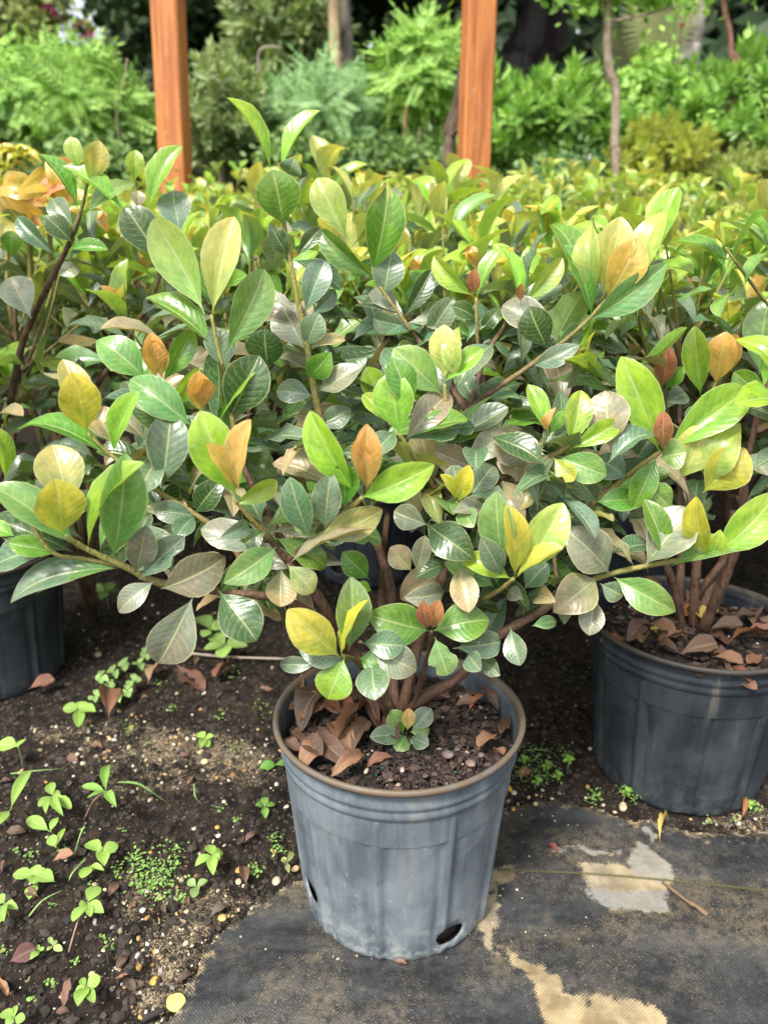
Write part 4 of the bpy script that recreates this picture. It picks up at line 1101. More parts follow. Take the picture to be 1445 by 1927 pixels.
for (a, b, c_, d_, w_) in heap:
    w_ *= .86; c_ += (c_-a)*.22; d_ += (d_-b)*.18
    z1 = zs_+rdl.uniform(0, .012)
    B = G(a, b, z1); T = G(c_, d_, z1+rdl.uniform(-.003, .012)); dry_leaf(B, T, w_*depth(B)/F_PX, 'curled reddish-brown dead leaf in the heap at the left of the front pot', 'dead leaves heaped in the front pot')
for (a, b, c_, d_, w_) in [(905, 1330, 860, 1325, 20), (935, 1390, 900, 1420, 34), (960, 1345, 940, 1375, 20), (895, 1300, 935, 1330, 26), (800, 1310, 850, 1320, 16), (925, 1415, 945, 1430, 20), (880, 1345, 920, 1310, 26)]:
    B = G(a, b, zs_); T = G(c_, d_, zs_+.006); dry_leaf(B, T, w_*depth(B)/F_PX, {905: 'narrow dead leaf lying level behind the open soil of the front pot', 935: 'broad dead leaf near the right inner wall of the front pot', 960: 'small dead leaf touching the right wall of the front pot', 895: 'dead leaf at the back of the front pot, by the wall', 800: 'thin dead leaf among the stem bases in the front pot', 925: 'little dead leaf nearest the right front lip of the front pot', 880: 'dead leaf propped behind the bark chunks of the front pot'}[a], 'dead leaves on the open side of the front pot')
for _ in range(44):
    a = rdl.uniform(0, 6.28); r_r = .118*math.sqrt(rdl.random()); B = Vector((RP[0]+r_r*math.cos(a), RP[1]+r_r*math.sin(a), .222+rdl.uniform(0, .012))); th = rdl.uniform(0, 6.28); L = rdl.uniform(.03, .055)
    dry_leaf(B, B+Vector((math.cos(th)*L, math.sin(th)*L, rdl.uniform(-.002, .01)))*1, L*.45, 'brown dead leaf lying among others in the right-hand pot', 'dead leaves in the right-hand pot', c=(.46, .33, .10) if _ % 12 == 0 else None)
# fallen leaves on the ground: pixel base, tip, width, colour, label
for (a, b, c_, d_, w_, col, lb) in [
    (118, 1905, 128, 1838, 22, (.19, .10, .075), 'long reddish-brown strip of dead leaf beside the bottom left seedling'),
    (18, 1815, 70, 1790, 34, (.11, .045, .04), 'dark maroon dead leaf beside the left weeds'),
    (100, 1625, 140, 1612, 20, (.30, .15, .09), 'tan dead leaf under the three-leaved weed at the left'),
    (1240, 1590, 1252, 1530, 14, (.55, .42, .12), 'narrow yellow fallen leaf at the edge of the fabric by the right pot'),
    (-5, 1835, 15, 1870, 16, (.28, .15, .08), 'tan curled dead leaf cut by the left edge'),
    (205, 1355, 205, 1305, 44, (.22, .10, .06), 'broad brown dead leaf standing beside the round-leaved weed'),
    (450, 1250, 410, 1285, 40, (.17, .075, .05), 'dark brown dead leaf on the soil left of the front pot'),
    (330, 1250, 380, 1290, 40, (.15, .07, .05), 'reddish dead leaf in the shade under the big brown leaf'),
    (280, 1290, 300, 1250, 30, (.25, .16, .10), 'pale brown dead leaf under the left branch'),
    (1395, 1545, 1400, 1508, 12, (.30, .13, .06), 'small orange-brown leaf leaning on the foot of the right pot'),
    (55, 1300, 105, 1285, 26, (.24, .11, .07), 'brown dead leaf at the foot of the left pot'),
    (460, 1590, 485, 1570, 20, (.14, .08, .07), 'purplish-brown dead leaf near the front pot foot'),
    (215, 1845, 240, 1835, 10, (.25, .12, .08), 'thin brown leaf scrap on the sandy soil'),
    (975, 1465, 995, 1445, 22, (.30, .12, .09), 'pinkish-brown leaf scrap right of the front pot'),
    (1050, 1612, 1028, 1590, 14, (.22, .06, .05), 'small dark red leaf scrap on the fabric'),
    (740, 1812, 765, 1816, 9, (.2, .1, .07), 'brown scrap under the front pot foot'),
    (395, 1730, 430, 1705, 24, (.10, .075, .06), 'black leaf scrap on the sandy soil by the fabric edge')]:
    B = G(a, b, .010); T = G(c_, d_, .013); dry_leaf(B, T, w_*depth(B)/F_PX, lb, 'fallen leaves on the ground', c=col)
for i in range(46):      # further small scraps among the weeds
    a, b = rdl.uniform(0, 560), rdl.uniform(1180, 1900)
    q = G(a, b, 0)
    if in_mat(q.x, q.y) > -.01: continue
    z = gz(q.x, q.y)+.004; th = rdl.uniform(0, 6.28); L = rdl.uniform(.012, .028)
    B = Vector((q.x, q.y, z)); o = dry_leaf(B, B+Vector((math.cos(th)*L, math.sin(th)*L, .003)), L*.5, 'little dark brown leaf scrap among the weeds on the bare soil', 'leaf scraps among the weeds', c=rdl.choice([(.13, .065, .045), (.09, .055, .04), (.16, .09, .06)]), lift=.001)

def stone(px, py, wpx, hpx, col, label, group, z0=0, seed=0):
    rd = random.Random(seed+int(px*7+py)); q = G(px, py, z0); s = depth(q)/F_PX
    t = bpy.data.meshes.new('stone'); vs, fs = blob(rd, wpx*s*.5, hpx*s*.55, hpx*s*.32, .16)
    t.from_pydata(vs, [], fs); t.materials.append(M_STONE); t.polygons.foreach_set('use_smooth', [True]*len(fs))
    o = link('stone', t, None, loc=(q.x, q.y, (gz(q.x, q.y) if in_mat(q.x, q.y) < 0 and z0 == 0 else z0+.006)+hpx*s*.14), color=(*col, 1))
    m_ = o.modifiers.new('round', 'SUBSURF'); m_.levels = 1; m_.render_levels = 2
    return tag(o, label, 'stone', group)
for (a, b, w_, h_, col, lb) in [
    (386, 1441, 20, 17, (.60, .47, .27), 'cream stone on the sand patch left of the front pot'), (420, 1742, 24, 19, (.50, .33, .12), 'ochre stone beside the fabric edge'),
    (520, 1656, 26, 22, (.45, .36, .27), 'pinkish-grey stone at the foot of the front pot, left side'), (556, 1632, 18, 20, (.58, .42, .24), 'cream stone against the front pot left side'),
    (450, 1672, 18, 16, (.50, .38, .26), 'tan stone below the round-leaved seedling'), (451, 1651, 17, 17, (.42, .25, .08), 'orange-brown stone above the tan one'),
    (293, 1855, 22, 24, (.46, .28, .06), 'rough amber stone near the yellow disc'), (268, 1918, 20, 18, (.42, .28, .06), 'rough amber stone at the bottom edge'),
    (1172, 1516, 34, 18, (.55, .47, .32), 'flat cream stone between the two pots'), (966, 1500, 14, 14, (.60, .52, .36), 'cream pebble right of the front pot rim'),
    (957, 1496, 10, 22, (.60, .33, .05), 'orange pebble right of the front pot rim'), (965, 1530, 14, 10, (.55, .28, .05), 'orange pebble on the fabric right of the front pot'),
    (185, 1230, 22, 18, (.30, .26, .2), 'grey stone in the shade under the left branch'), (366, 1566, 12, 12, (.55, .48, .36), 'off-white pebble in the dark soil, left of the pot'),
    (540, 1532, 16, 11, (.58, .52, .44), 'off-white pebble close to the front pot wall'), (412, 1580, 14, 11, (.60, .56, .48), 'white pebble on the dark soil above the small seedlings'),
    (410, 1565, 12, 12, (.50, .28, .08), 'orange pebble above the small seedlings'), (298, 1805, 14, 10, (.5, .45, .35), 'pale pebble in the gravelly sand'), (830, 1562, 1, 1, (.5, .4, .3), '')]:
    if lb: stone(a, b, w_, h_, col, lb, None)
for i in range(60):
    a = rdl.uniform(0, 570) if i % 3 else rdl.uniform(980, 1445); b = rdl.uniform(1330, 1880) if i % 3 else rdl.uniform(1490, 1545)
    q = G(a, b)
    if in_mat(q.x, q.y) > -.005: continue
    w_ = rdl.uniform(6, 12); stone(a, b, w_, w_*.8, rdl.choice([(.5, .4, .25), (.42, .3, .15), (.55, .5, .42), (.3, .27, .23), (.5, .28, .09)]), 'small pale pebble strewn on the dark soil', 'pebbles on the bare soil')
for i, (a, b, w_, h_, col) in enumerate([(842, 1432, 32, 28, (.15, .11, .11)), (885, 1448, 30, 20, (.19, .13, .11)), (903, 1340, 14, 8, (.16, .1, .08)), (757, 1460, 12, 16, (.4, .35, .3)), (690, 1462, 10, 20, (.4, .33, .26)), (905, 1432, 16, 16, (.14, .1, .1)), (640, 1470, 20, 12, (.1, .07, .06)), (735, 1478, 16, 12, (.14, .09, .08)), (800, 1470, 18, 12, (.1, .06, .05)), (860, 1420, 18, 14, (.09, .07, .07))]):
    stone(a, b, w_, h_, col, 'chunk of bark mulch on the dark soil inside the front pot', 'bark chunks in the front pot', z0=.226)
# the yellow round disc
mb = MB(); q = G(331, 1885, .008); rr0 = 18*depth(q)/F_PX; vs = [(0, 0, .0035)]; fs = []
for ring, (f_, z_) in enumerate([(.25, .0042), (.35, .0034), (.5, .0040), (.62, .0032), (.78, .0038), (.95, .0030), (1, .0015), (.97, 0)]):
    for j in range(28):
        a = 2*math.pi*j/28; wv = 1+.04*math.sin(3*a)+.03*math.sin(5*a+1); vs.append((rr0*f_*wv*math.cos(a), rr0*f_*wv*math.sin(a), z_))
for j in range(28): fs.append((0, 1+j, 1+(j+1) % 28))
for r_ in range(7):
    for j in range(28): o_ = 1+r_*28; fs.append((o_+j, o_+28+j, o_+28+(j+1) % 28, o_+(j+1) % 28))
mb.add(vs, fs)
tag(link('yellow_disc', mb.mesh('yellow_disc', M_STONE), None, loc=(q.x, q.y, .006), color=(.72, .58, .16, 1)), 'small round yellow disc with faint rings lying at the fabric edge', 'disc')
# twigs
def twig(pts, r0, r1, col, label, z=.010, knob=.35):
    mb = MB(); tube(mb, [G(a, b, z+dz) for a, b, dz in pts], r0, r1, seg=7, k=4, knob=knob, col=col, rnd=rdl)
    return tag(link('twig', mb.mesh('twig', M_BITS, tint=True)), label, 'twig')
twig([(1246, 1660, 0), (1262, 1672, .003), (1285, 1690, .004), (1296, 1698, .004), (1312, 1707, .004), (1330, 1722, .001)], .0014, .0024, (.17, .11, .065), 'broken brown twig lying across the stained fabric')
twig([(1222, 1540, 0), (1232, 1555, .003), (1248, 1566, .001)], .0018, .0015, (.13, .10, .08), 'short dark twig by the narrow yellow leaf')
twig([(345, 1228, .004), (430, 1236, .006), (540, 1240, .004)], .0022, .002, (.42, .35, .28), 'pale straight stick on the shaded soil behind the front pot')
twig([(205, 1815, .002), (203, 1790, .004), (212, 1770, .004)], .0012, .0008, (.02, .018, .015), 'thin black twig beside the lowest seedling')
twig([(268, 1918, .002), (310, 1899, .003)], .003, .002, (.03, .025, .022), 'charred black stick beside the yellow disc')
twig([(940, 1858, 0), (972, 1859, .001), (998, 1862, 0)], .0006, .0006, (.05, .05, .05), 'short thin black wire on the fabric at the bottom', z=.007, knob=0)
# the wavy thread stitched along the fabric
mb = MB(); A_, B_ = G(935, 1646, .0), G(1700, 1705, .0); nseg = 230; prev = []
pts = []
dirv = (B_-A_); pv = Vector((-dirv.y, dirv.x, 0)).normalized()
for i in range(nseg*4+1):
    t = i/(nseg*4); q = A_+dirv*t+pv*(.0022*math.sin(i*math.pi/2)+.004*math.sin(t*5)); pts.append((q.x, q.y, float(fabric_z(A1(q.x), A1(q.y))[0])+.0012))
tube(mb, pts, .00045, .00045, seg=4, k=1, col=(.12, .12, .05))
tag(link('thread', mb.mesh('thread', M_BITS, tint=True)), 'olive zigzag thread running across the black fabric', 'thread')

# weeds: leaves round a stem, each a small thing
WP = [(0, .03), (.08, .10), (.2, .55), (.38, .95), (.55, 1.0), (.72, .80), (.88, .42), (1, .02)]
WLEAF = [leaf_mesh('weed_leaf_a', WP, .25, .12, half=2, mat=M_WEED, wave=.02, seed=41), leaf_mesh('weed_leaf_b', [(0, .04), (.1, .08), (.25, .6), (.45, 1), (.65, 1), (.85, .7), (.96, .35), (1, .1)], .15, .08, half=2, mat=M_WEED, seed=42)]
M_WSTEM = obj_color_material('weed_stem', .5, 120)
def weed(px, py, leaves, label, h=.02, cat='weed', col=(.24, .40, .09), stem_to=None, group='green weeds on the bare soil', name='seedling'):
    """leaves: (tip x, tip y, width px) all from the head at px, py"""
    col = (col[0]*1.25, col[1]*1.25, col[2]*1.1)
    head = G(px, py, h); zb = gz(head.x, head.y); rd = rdl
    e = empty(name, (head.x, head.y+h*.3, zb), label, cat, group); inv = Matrix.Translation(-Vector(e.location))
    mb = MB(); root = G(*stem_to, zb) if stem_to else Vector((head.x+rd.uniform(-.004, .004), head.y+.006, zb))
    tube(mb, [root, root.lerp(head, .5)+Vector((0, 0, h*.2)), head], .0010 if not stem_to else .0014, .0008, seg=5, k=3)
    link('stem', mb.mesh('weed_stem', M_WSTEM), e, mat4=inv, color=(.22, .26, .10, 1) if not stem_to else (.22, .14, .10, 1))
    for (tx, ty, w_) in leaves:
        t = G(tx, ty, h+rd.uniform(-.004, .006)); d = (t-head)*.9; w_ *= .9; L = max(d.length, .004); W = w_*depth(t)/F_PX; kk = rd.uniform(.85, 1.2)
        n = Vector((rd.uniform(-.3, .3), rd.uniform(-.5, 0), 1))
        link('leaf', WLEAF[rd.randrange(2)], e, mat4=inv @ frame(head-d*.0, d, n, L, W), color=(col[0]*kk, col[1]*kk, col[2]*kk, 1))
    return e
weed(192, 1605, [(158, 1586, 30), (226, 1588, 30), (198, 1632, 28), (182, 1600, 24), (210, 1610, 24)], 'bright green seedling with five leaves, upper one of the pair at the left', .028)
weed(170, 1630, [(153, 1655, 28), (200, 1640, 14)], 'yellow-green leaf pair below the five-leaved seedling', .018)
weed(68, 1648, [(21, 1645, 26), (106, 1660, 34), (70, 1625, 24), (62, 1665, 26), (88, 1632, 20)], 'large-toothed pale green seedling at the left edge of the soil', .032)
weed(66, 1665, [(54, 1696, 26)], 'lone small leaf under the large-toothed seedling', .014)
weed(165, 1700, [(186, 1664, 30), (135, 1738, 28), (200, 1720, 26), (172, 1728, 18), (148, 1705, 24)], 'seedling leaning on a thin brown stalk, fresh green leaves', .034, stem_to=(130, 1792))
weed(163, 1857, [(192, 1836, 30), (145, 1898, 32), (180, 1890, 20), (140, 1868, 18), (152, 1840, 14)], 'green seedling with a red heart at the bottom left', .028)
weed(400, 1610, [(364, 1632, 26), (390, 1588, 24), (422, 1602, 24), (402, 1652, 24), (415, 1620, 20)], 'bright seedling left of the front pot, five round leaves', .028)
weed(370, 1668, [(352, 1655, 18), (394, 1655, 16), (362, 1692, 20), (372, 1680, 12)], 'small seedling with reddish centre under the bright one', .016, col=(.22, .34, .14))
weed(498, 1518, [(478, 1515, 18), (520, 1512, 20), (498, 1498, 18), (500, 1543, 16)], 'four-leaved seedling near the front pot wall', .02, col=(.17, .33, .08))
weed(386, 1390, [(372, 1378, 20), (405, 1385, 16), (376, 1410, 18), (392, 1408, 16)], 'round-leaved seedling on the soil left of the front pot, alone', .018)
weed(150, 1335, [(116, 1332, 26), (184, 1340, 28), (158, 1318, 26), (148, 1372, 24)], 'round pale green seedling before the broad brown leaf', .024)
weed(35, 1405, [(-8, 1400, 34), (33, 1395, 34)], 'broad lime leaf reaching in from the left edge', .04)
weed(540, 1625, [(530, 1612, 12), (552, 1600, 12), (545, 1645, 12), (528, 1620, 12)], 'little olive seedling against the front pot wall', .014, col=(.25, .28, .12))
weed(100, 1498, [(70, 1520, 26), (115, 1488, 26), (95, 1470, 22), (138, 1525, 24), (122, 1540, 20), (85, 1535, 18), (120, 1515, 20)], 'clump of rounded weed leaves on the left soil', .035)
weed(20, 1525, [(62, 1442, 24), (-14, 1560, 26)], 'long lance-shaped grassy leaf at the left edge', .05, cat='weed', stem_to=(55, 1535))
weed(95, 1565, [(48, 1537, 26), (112, 1535, 16)], 'pointed leaf lying over the red creeping stalk', .02)
weed(200, 1490, [(205, 1435, 20), (222, 1523, 20), (150, 1478, 18), (160, 1503, 8)], 'creeping grass shoot with a brown stalk and three blades', .05, stem_to=(158, 1545), col=(.18, .36, .07))
weed(105, 1595, [(95, 1570, 22), (125, 1555, 12)], 'round pale leaf below the creeping stalk', .018)
weed(10, 1700, [(-14, 1690, 30), (26, 1706, 22), (8, 1738, 26), (38, 1712, 16), (-10, 1745, 30)], 'yellow-green weed cut by the left edge', .03)
weed(100, 1780, [(92, 1762, 10), (112, 1775, 12), (88, 1790, 10), (120, 1790, 14), (108, 1768, 10)], 'little lobed pale seedling above the maroon leaf', .016, col=(.3, .4, .16))
weed(75, 1790, [(55, 1808, 16), (85, 1782, 10), (68, 1778, 10)], 'tiny bright weed with one drooping leaf', .016)
weed(28, 1915, [(0, 1905, 24), (30, 1890, 14), (50, 1918, 20), (10, 1930, 22)], 'leafy weed cut by the bottom left corner', .022)
weed(425, 1215, [(395, 1195, 34), (450, 1208, 26), (420, 1240, 36), (380, 1222, 26), (470, 1215, 22)], 'broad-leaved weed in the shade behind the heap', .035, col=(.26, .42, .12))
weed(395, 1185, [(365, 1160, 40), (425, 1175, 36), (380, 1200, 24)], 'pale weed leaves under the dark hanging leaf', .05, col=(.28, .44, .14))
weed(520, 1440, [(485, 1445, 24), (545, 1435, 16)], 'glossy weed leaf touching the front pot wall', .02, col=(.12, .32, .05))
weed(200, 1115, [(170, 1105, 24), (225, 1110, 22), (190, 1130, 22), (215, 1095, 20)], 'round-leaved weed below the left branch', .05, col=(.2, .36, .08))
for i, (a, b) in enumerate([(235, 1250), (205, 1290), (180, 1310), (250, 1280), (225, 1310), (265, 1250), (215, 1265), (190, 1275), (240, 1300), (275, 1230), (300, 1225), (350, 1210)]):
    weed(a, b, [(a+rdl.uniform(-20, -8), b+rdl.uniform(-10, 10), 16), (a+rdl.uniform(8, 20), b+rdl.uniform(-10, 10), 16), (a+rdl.uniform(-6, 6), b-14, 14), (a+rdl.uniform(-6, 6), b+14, 14)], 'pale green weed in the trailing clump between left pot and front pot', .022, col=(.26, .42, .16), group='weeds in the trailing clump')
for i, (a, b) in enumerate([(1030, 1440), (1010, 1470), (1070, 1430), (985, 1430), (1050, 1460), (1180, 1490), (1410, 1515)]):
    weed(a, b, [(a-12, b+3, 8), (a+12, b-2, 8), (a-3, b-12, 8), (a+2, b+10, 8), (a+8, b-8, 7)], 'small bright weed between the front pot and the right pot', .02, col=(.20, .40, .07), group='weeds between the pots')
# fine ground cover with tiny leaves
mb = MB(); rdm = random.Random(55)
clumps = [(260, 1620, 22, 70), (270, 1665, 26, 110), (290, 1650, 24, 70), (320, 1630, 22, 60), (325, 1600, 18, 40), (220, 1635, 12, 26), (310, 1690, 10, 16), (342, 1685, 10, 16), (415, 1520, 8, 14), (525, 1600, 12, 24), (520, 1575, 10, 18), (485, 1640, 10, 18), (480, 1630, 9, 14),
          (60, 1605, 10, 16), (100, 1700, 8, 12), (200, 1765, 8, 16), (205, 1780, 8, 14), (140, 1812, 8, 10), (100, 1850, 9, 14), (490, 1335, 14, 26), (415, 1345, 9, 14), (450, 1405, 14, 26), (445, 1270, 12, 20), (300, 1285, 10, 16), (325, 1330, 6, 10), (1000, 1430, 26, 90), (1020, 1450, 20, 60), (985, 1455, 18, 50),
          (1180, 1480, 16, 70), (1115, 1495, 14, 40), (1190, 1500, 10, 24), (1065, 1420, 12, 26), (1420, 1520, 10, 20), (240, 1370, 12, 20), (120, 1600, 8, 14), (445, 1540, 6, 10), (510, 1480, 8, 10), (30, 1600, 8, 12), (160, 1560, 8, 10), (170, 1660, 8, 10), (10, 1790, 8, 10), (60, 1880, 6, 8), (230, 1560, 6, 8),
          (1380, 1540, 8, 12), (1330, 1545, 6, 8), (560, 1560, 6, 8), (700, 1190, 10, 14), (600, 1150, 10, 14), (640, 1120, 12, 20)]
for (a, b, r_, n_) in clumps:
    for _ in range(n_):
        q = G(a+rdm.gauss(0, r_*.7), b+rdm.gauss(0, r_*.6), .006+rdm.uniform(0, .008)); s = rdm.uniform(.0011, .0025); th = rdm.uniform(0, 6.28); ti = rdm.uniform(-.5, .5)
        x, y = Vector((math.cos(th), math.sin(th), ti)), Vector((-math.sin(th), math.cos(th), rdm.uniform(-.3, .3)))
        vs = [q-x*s, q-x*s*.3-y*s*.6, q+x*s*.5-y*s*.7, q+x*s*1.1, q+x*s*.5+y*s*.7, q-x*s*.3+y*s*.6]; kk = rdm.uniform(.7, 1.3)
        mb.add(vs, [(0, 1, 2, 3), (0, 3, 4, 5)], (.17*kk, .30*kk, .065*kk))
gc = link('ground_cover', mb.mesh('ground_cover', M_BITS, smooth=False, tint=True)); gc['kind'] = 'stuff'; tag(gc, 'bright green ground cover of tiny leaves in scattered tufts', 'ground cover')
# grass blades
def blade(pts, wd, label, col=(.19, .32, .10)):
    q = [G(a, b, z) for a, b, z in pts]; sm = smooth_path(q, 6); mb = MB(); vs = []; fs = []; n = len(sm)
    for i, p in enumerate(sm):
        t = (sm[min(i+1, n-1)]-sm[max(i-1, 0)]).normalized(); s = t.cross(Vector((0, 0, 1))).normalized()*wd*(1-(i/(n-1))**2*.9)
        vs += [p-s, p+Vector((0, 0, -.0006)), p+s]
    for i in range(n-1):
        fs += [(i*3, i*3+1, i*3+4, i*3+3), (i*3+1, i*3+2, i*3+5, i*3+4)]
    mb.add(vs, fs)
    return tag(link('grass_blade', mb.mesh('grass_blade', M_WSTEM), None, color=(*col, 1)), label, 'grass', 'single grass blades on the soil')
blade([(222, 1472, .045), (260, 1475, .06), (300, 1500, .04), (333, 1524, .012)], .0022, 'long arching grass blade right of the creeping shoot')
blade([(20, 1456, .03), (70, 1450, .045), (120, 1446, .035)], .0018, 'pale straight grass blade at the upper left of the weeds')
blade([(140, 1608, .008), (150, 1575, .03), (160, 1550, .04)], .0010, 'thin upright grass blade under the creeping stalk')
blade([(162, 1615, .02), (135, 1645, .03), (128, 1672, .012)], .0014, 'bent grass blade beside the five-leaved seedling')
blade([(52, 1728, .008), (80, 1695, .02), (118, 1675, .02)], .0013, 'curved grass blade leading to the small green tuft')
blade([(262, 1425, .012), (270, 1405, .035), (282, 1395, .04)], .0014, 'short curled grass blade in the sand patch')
blade([(365, 1475, .035), (368, 1500, .02), (382, 1515, .008)], .0010, 'fine drooping grass blade in the sand left of the pot')
blade([(1052, 1430, .01), (1030, 1412, .035), (985, 1412, .03)], .0012, 'arched thin grass blade right of the front pot rim')

# ------------------------------------------------------------------ wooden posts
def post(pxb, pyb, pxt, pyt, Y, wd, dp, label, rz):
    B = P(pxb, pyb, Y); T = P(pxt, pyt, Y)
    ax = (T-B).normalized(); base = B-ax*(B.z/ax.z); Ltot = 3.4/ax.z
    mb = MB(); b = .006; ring = []
    for i in range(13):
        z = Ltot*i/12
        c = [(-wd/2+b, -dp/2), (wd/2-b, -dp/2), (wd/2, -dp/2+b), (wd/2, dp/2-b), (wd/2-b, dp/2), (-wd/2+b, dp/2), (-wd/2, dp/2-b), (-wd/2, -dp/2+b)]
        ring += [(x, y, z) for x, y in c]
    fs = [(i*8+j, i*8+(j+1) % 8, i*8+8+(j+1) % 8, i*8+8+j) for i in range(12) for j in range(8)]+[tuple(range(7, -1, -1)), tuple(96+j for j in range(8))]
    mb.add(ring, fs)
    rot = Vector((0, 0, 1)).rotation_difference(ax).to_matrix().to_4x4() @ Matrix.Rotation(rz, 4, 'Z')
    o = link('wooden_post', mb.mesh('wooden_post', M_POST, smooth=False), None, mat4=Matrix.Translation(base) @ rot)
    return tag(o, label, 'post', 'upright timber posts')
post(331, 320, 316, 0, 3.35, .112, .08, 'orange-stained square timber post on the left, alone', R(-14))
post(888, 380, 902, 0, 3.2, .108, .09, 'orange-stained square timber post in the right half, dark vine behind it', R(12))

# ------------------------------------------------------------------ background vegetation
def sprig(name, kind, mat, seed, L=.22):
    rd = random.Random(seed); mb = MB()
    def lf(b, d, n, l, wd):
        y = d.normalized(); z = (n-y*n.dot(y)).normalized(); x = y.cross(z)
        vs = [b, b+y*l*.3-x*wd*.42+z*l*.04, b+y*l*.65-x*wd*.40+z*l*.04, b+y*l, b+y*l*.65+x*wd*.40+z*l*.04, b+y*l*.3+x*wd*.42+z*l*.04]
        mb.add(vs, [(0, 1, 2, 3), (0, 3, 4, 5)])
    if kind == 'pinnate':
        for k in range(5):
            a = k*1.256+rd.uniform(-.3, .3); el = rd.uniform(.1, .7); d = Vector((math.cos(a)*math.cos(el), math.sin(a)*math.cos(el), math.sin(el))); l = L*rd.uniform(.8, 1.2)
            side = d.cross(Vector((0, 0, 1))).normalized()
            for i in range(8):
                t = .2+.8*i/7; p = d*l*t+Vector((0, 0, -.10*l*t*t))
                for s in (1, -1): lf(p, side*s+d*.55+Vector((0, 0, -.15)), Vector((rd.uniform(-.3, .3), rd.uniform(-.3, .3), 1)), l*.30*(1-.35*t), l*.105)
            lf(d*l, d, Vector((0, 0, 1)), l*.28, l*.1)
    elif kind == 'rosette':
        for k in range(20):
            a = k*2.4; t = k/20; el = 1.25-t*1.25+rd.uniform(-.15, .15); d = Vector((math.cos(a)*math.cos(el), math.sin(a)*math.cos(el), math.sin(el)))
            lf(Vector((0, 0, L*.5*(1-t))), d, Vector((-d.x*math.sin(el), -d.y*math.sin(el), math.cos(el)+.1)), L*rd.uniform(.38, .55), L*.16)
    elif kind == 'round':
        for k in range(26):
            b = Vector((rd.gauss(0, .33), rd.gauss(0, .33), rd.gauss(0, .25)))*L; d = Vector((rd.uniform(-1, 1), rd.uniform(-1, 1), rd.uniform(-.4, .8)))
            lf(b, d, Vector((rd.uniform(-.6, .6), rd.uniform(-.6, .6), 1)), L*rd.uniform(.25, .38), L*.20)
    elif kind == 'frond':     # fan of narrow drooping strips
        for k in range(34):
            a = -1.45+2.9*k/33; d = Vector((math.sin(a), .15*math.cos(a), math.cos(a))); n = Vector((0, 1, .2))
            p1 = d*L*.55; p2 = d*L+Vector((0, 0, -.25*L)); s = d.cross(Vector((0, 1, 0))).normalized()*L*.018
            mb.add([d*L*.05, p1-s, p1+s, p2], [(0, 1, 2), (1, 3, 2)])
    return mb.mesh(name, mat, smooth=False)
def FM(n, a, b, t=.35, r=.5): return foliage_material(n, a, b, t, r)
F_BRIGHT = FM('bright_foliage', (.12, .30, .045), (.48, .70, .17))
F_TEAL = FM('blue_green_foliage', (.10, .24, .08), (.32, .50, .20))
F_GLOSSY = FM('glossy_foliage', (.08, .23, .04), (.42, .66, .15), .25, .35)
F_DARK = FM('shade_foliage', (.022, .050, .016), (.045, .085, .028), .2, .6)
F_MID = FM('mid_foliage', (.05, .12, .03), (.24, .38, .10), .3)
F_OLIVE = FM('olive_foliage', (.18, .25, .06), (.40, .46, .14), .3)
F_YELLOW = FM('yellow_foliage', (.68, .64, .12), (.32, .46, .10), .35)
F_PALE = FM('pale_foliage', (.44, .50, .24), (.12, .22, .06), .3)
F_FROND = FM('frond_foliage', (.14, .20, .07), (.30, .30, .13), .25)
SPR = {}
def spr(kind, mat, L, seed=1):
    key = (kind, mat.name, L)
    if key not in SPR: SPR[key] = [sprig('leafy_branch', kind, mat, seed+i, L) for i in range(3)]
    return SPR[key]
M_TW = trunk_material('twig_bark', (.10, .075, .055), (.20, .16, .12))
def bush(c, rx, ry, rz, n, kind, mat, L, name, label, cat, seed, trunk=.02, group=None, ground=0.0, up=.35):
    n = int(n*1.75); L = L*.74; rx *= 1.03
    rd = random.Random(seed); c = Vector(c); base = Vector((c.x, c.y, ground))
    e = empty(name, base, label, cat, group); ms = spr(kind, mat, L)
    mb = MB()
    for i in range(6):
        a = rd.uniform(0, 6.28); q = c-base+Vector((math.cos(a)*rx*.6, math.sin(a)*ry*.6, rz*rd.uniform(.0, .7)))
        tube(mb, [Vector((0, 0, -.05)), q*.45+Vector((rd.uniform(-.1, .1), 0, .1)), q], trunk, trunk*.25, seg=6, k=3)
    link('stem' if cat == 'shrub' else 'trunk', mb.mesh('bush_stems', M_TW), e)
    for i in range(n):
        while True:
            v = Vector((rd.uniform(-1, 1), rd.uniform(-1, 1), rd.uniform(-1, 1)))
            if .02 < v.length < 1: break
        r = v.length; v = v/r*(r**.45)*(1-L*.35/max(rx, ry, rz, .2))
        f = .86+.16*math.sin(v.x*7+seed)+.12*math.sin(v.z*9+v.y*5+seed*2)
        p = c-base+Vector((v.x*rx, v.y*ry, v.z*rz))*f
        if p.z+ground < .05: continue
        ax = (v+Vector((0, -.15, up))+Vector((rd.uniform(-.4, .4), rd.uniform(-.4, .4), rd.uniform(-.3, .3)))).normalized()
        m = Matrix.Translation(p) @ ax.to_track_quat('Z', 'Y').to_matrix().to_4x4() @ Matrix.Rotation(rd.uniform(0, 6.28), 4, 'Z') @ Matrix.Scale(rd.uniform(.75, 1.3), 4)
        link('leafy_branch', ms[i % 3], e, mat4=m)
    return e
def bpx(px, py, Y, wpx, hpx, dp, n, *a, **k):
    c = P(px, py, Y); s = depth(c)/F_PX
    return bush(c, wpx*s/2, dp, hpx*s/2, n, *a, **k)
gH = 'shrubs of the wild hedge behind the field'
bpx(90, 225, 5.0, 430, 210, .7, 260, 'pinnate', F_BRIGHT, .26, 'hedge_shrub', 'bright feathery shrub filling the left behind the orange post', 'shrub', 501, group=gH)
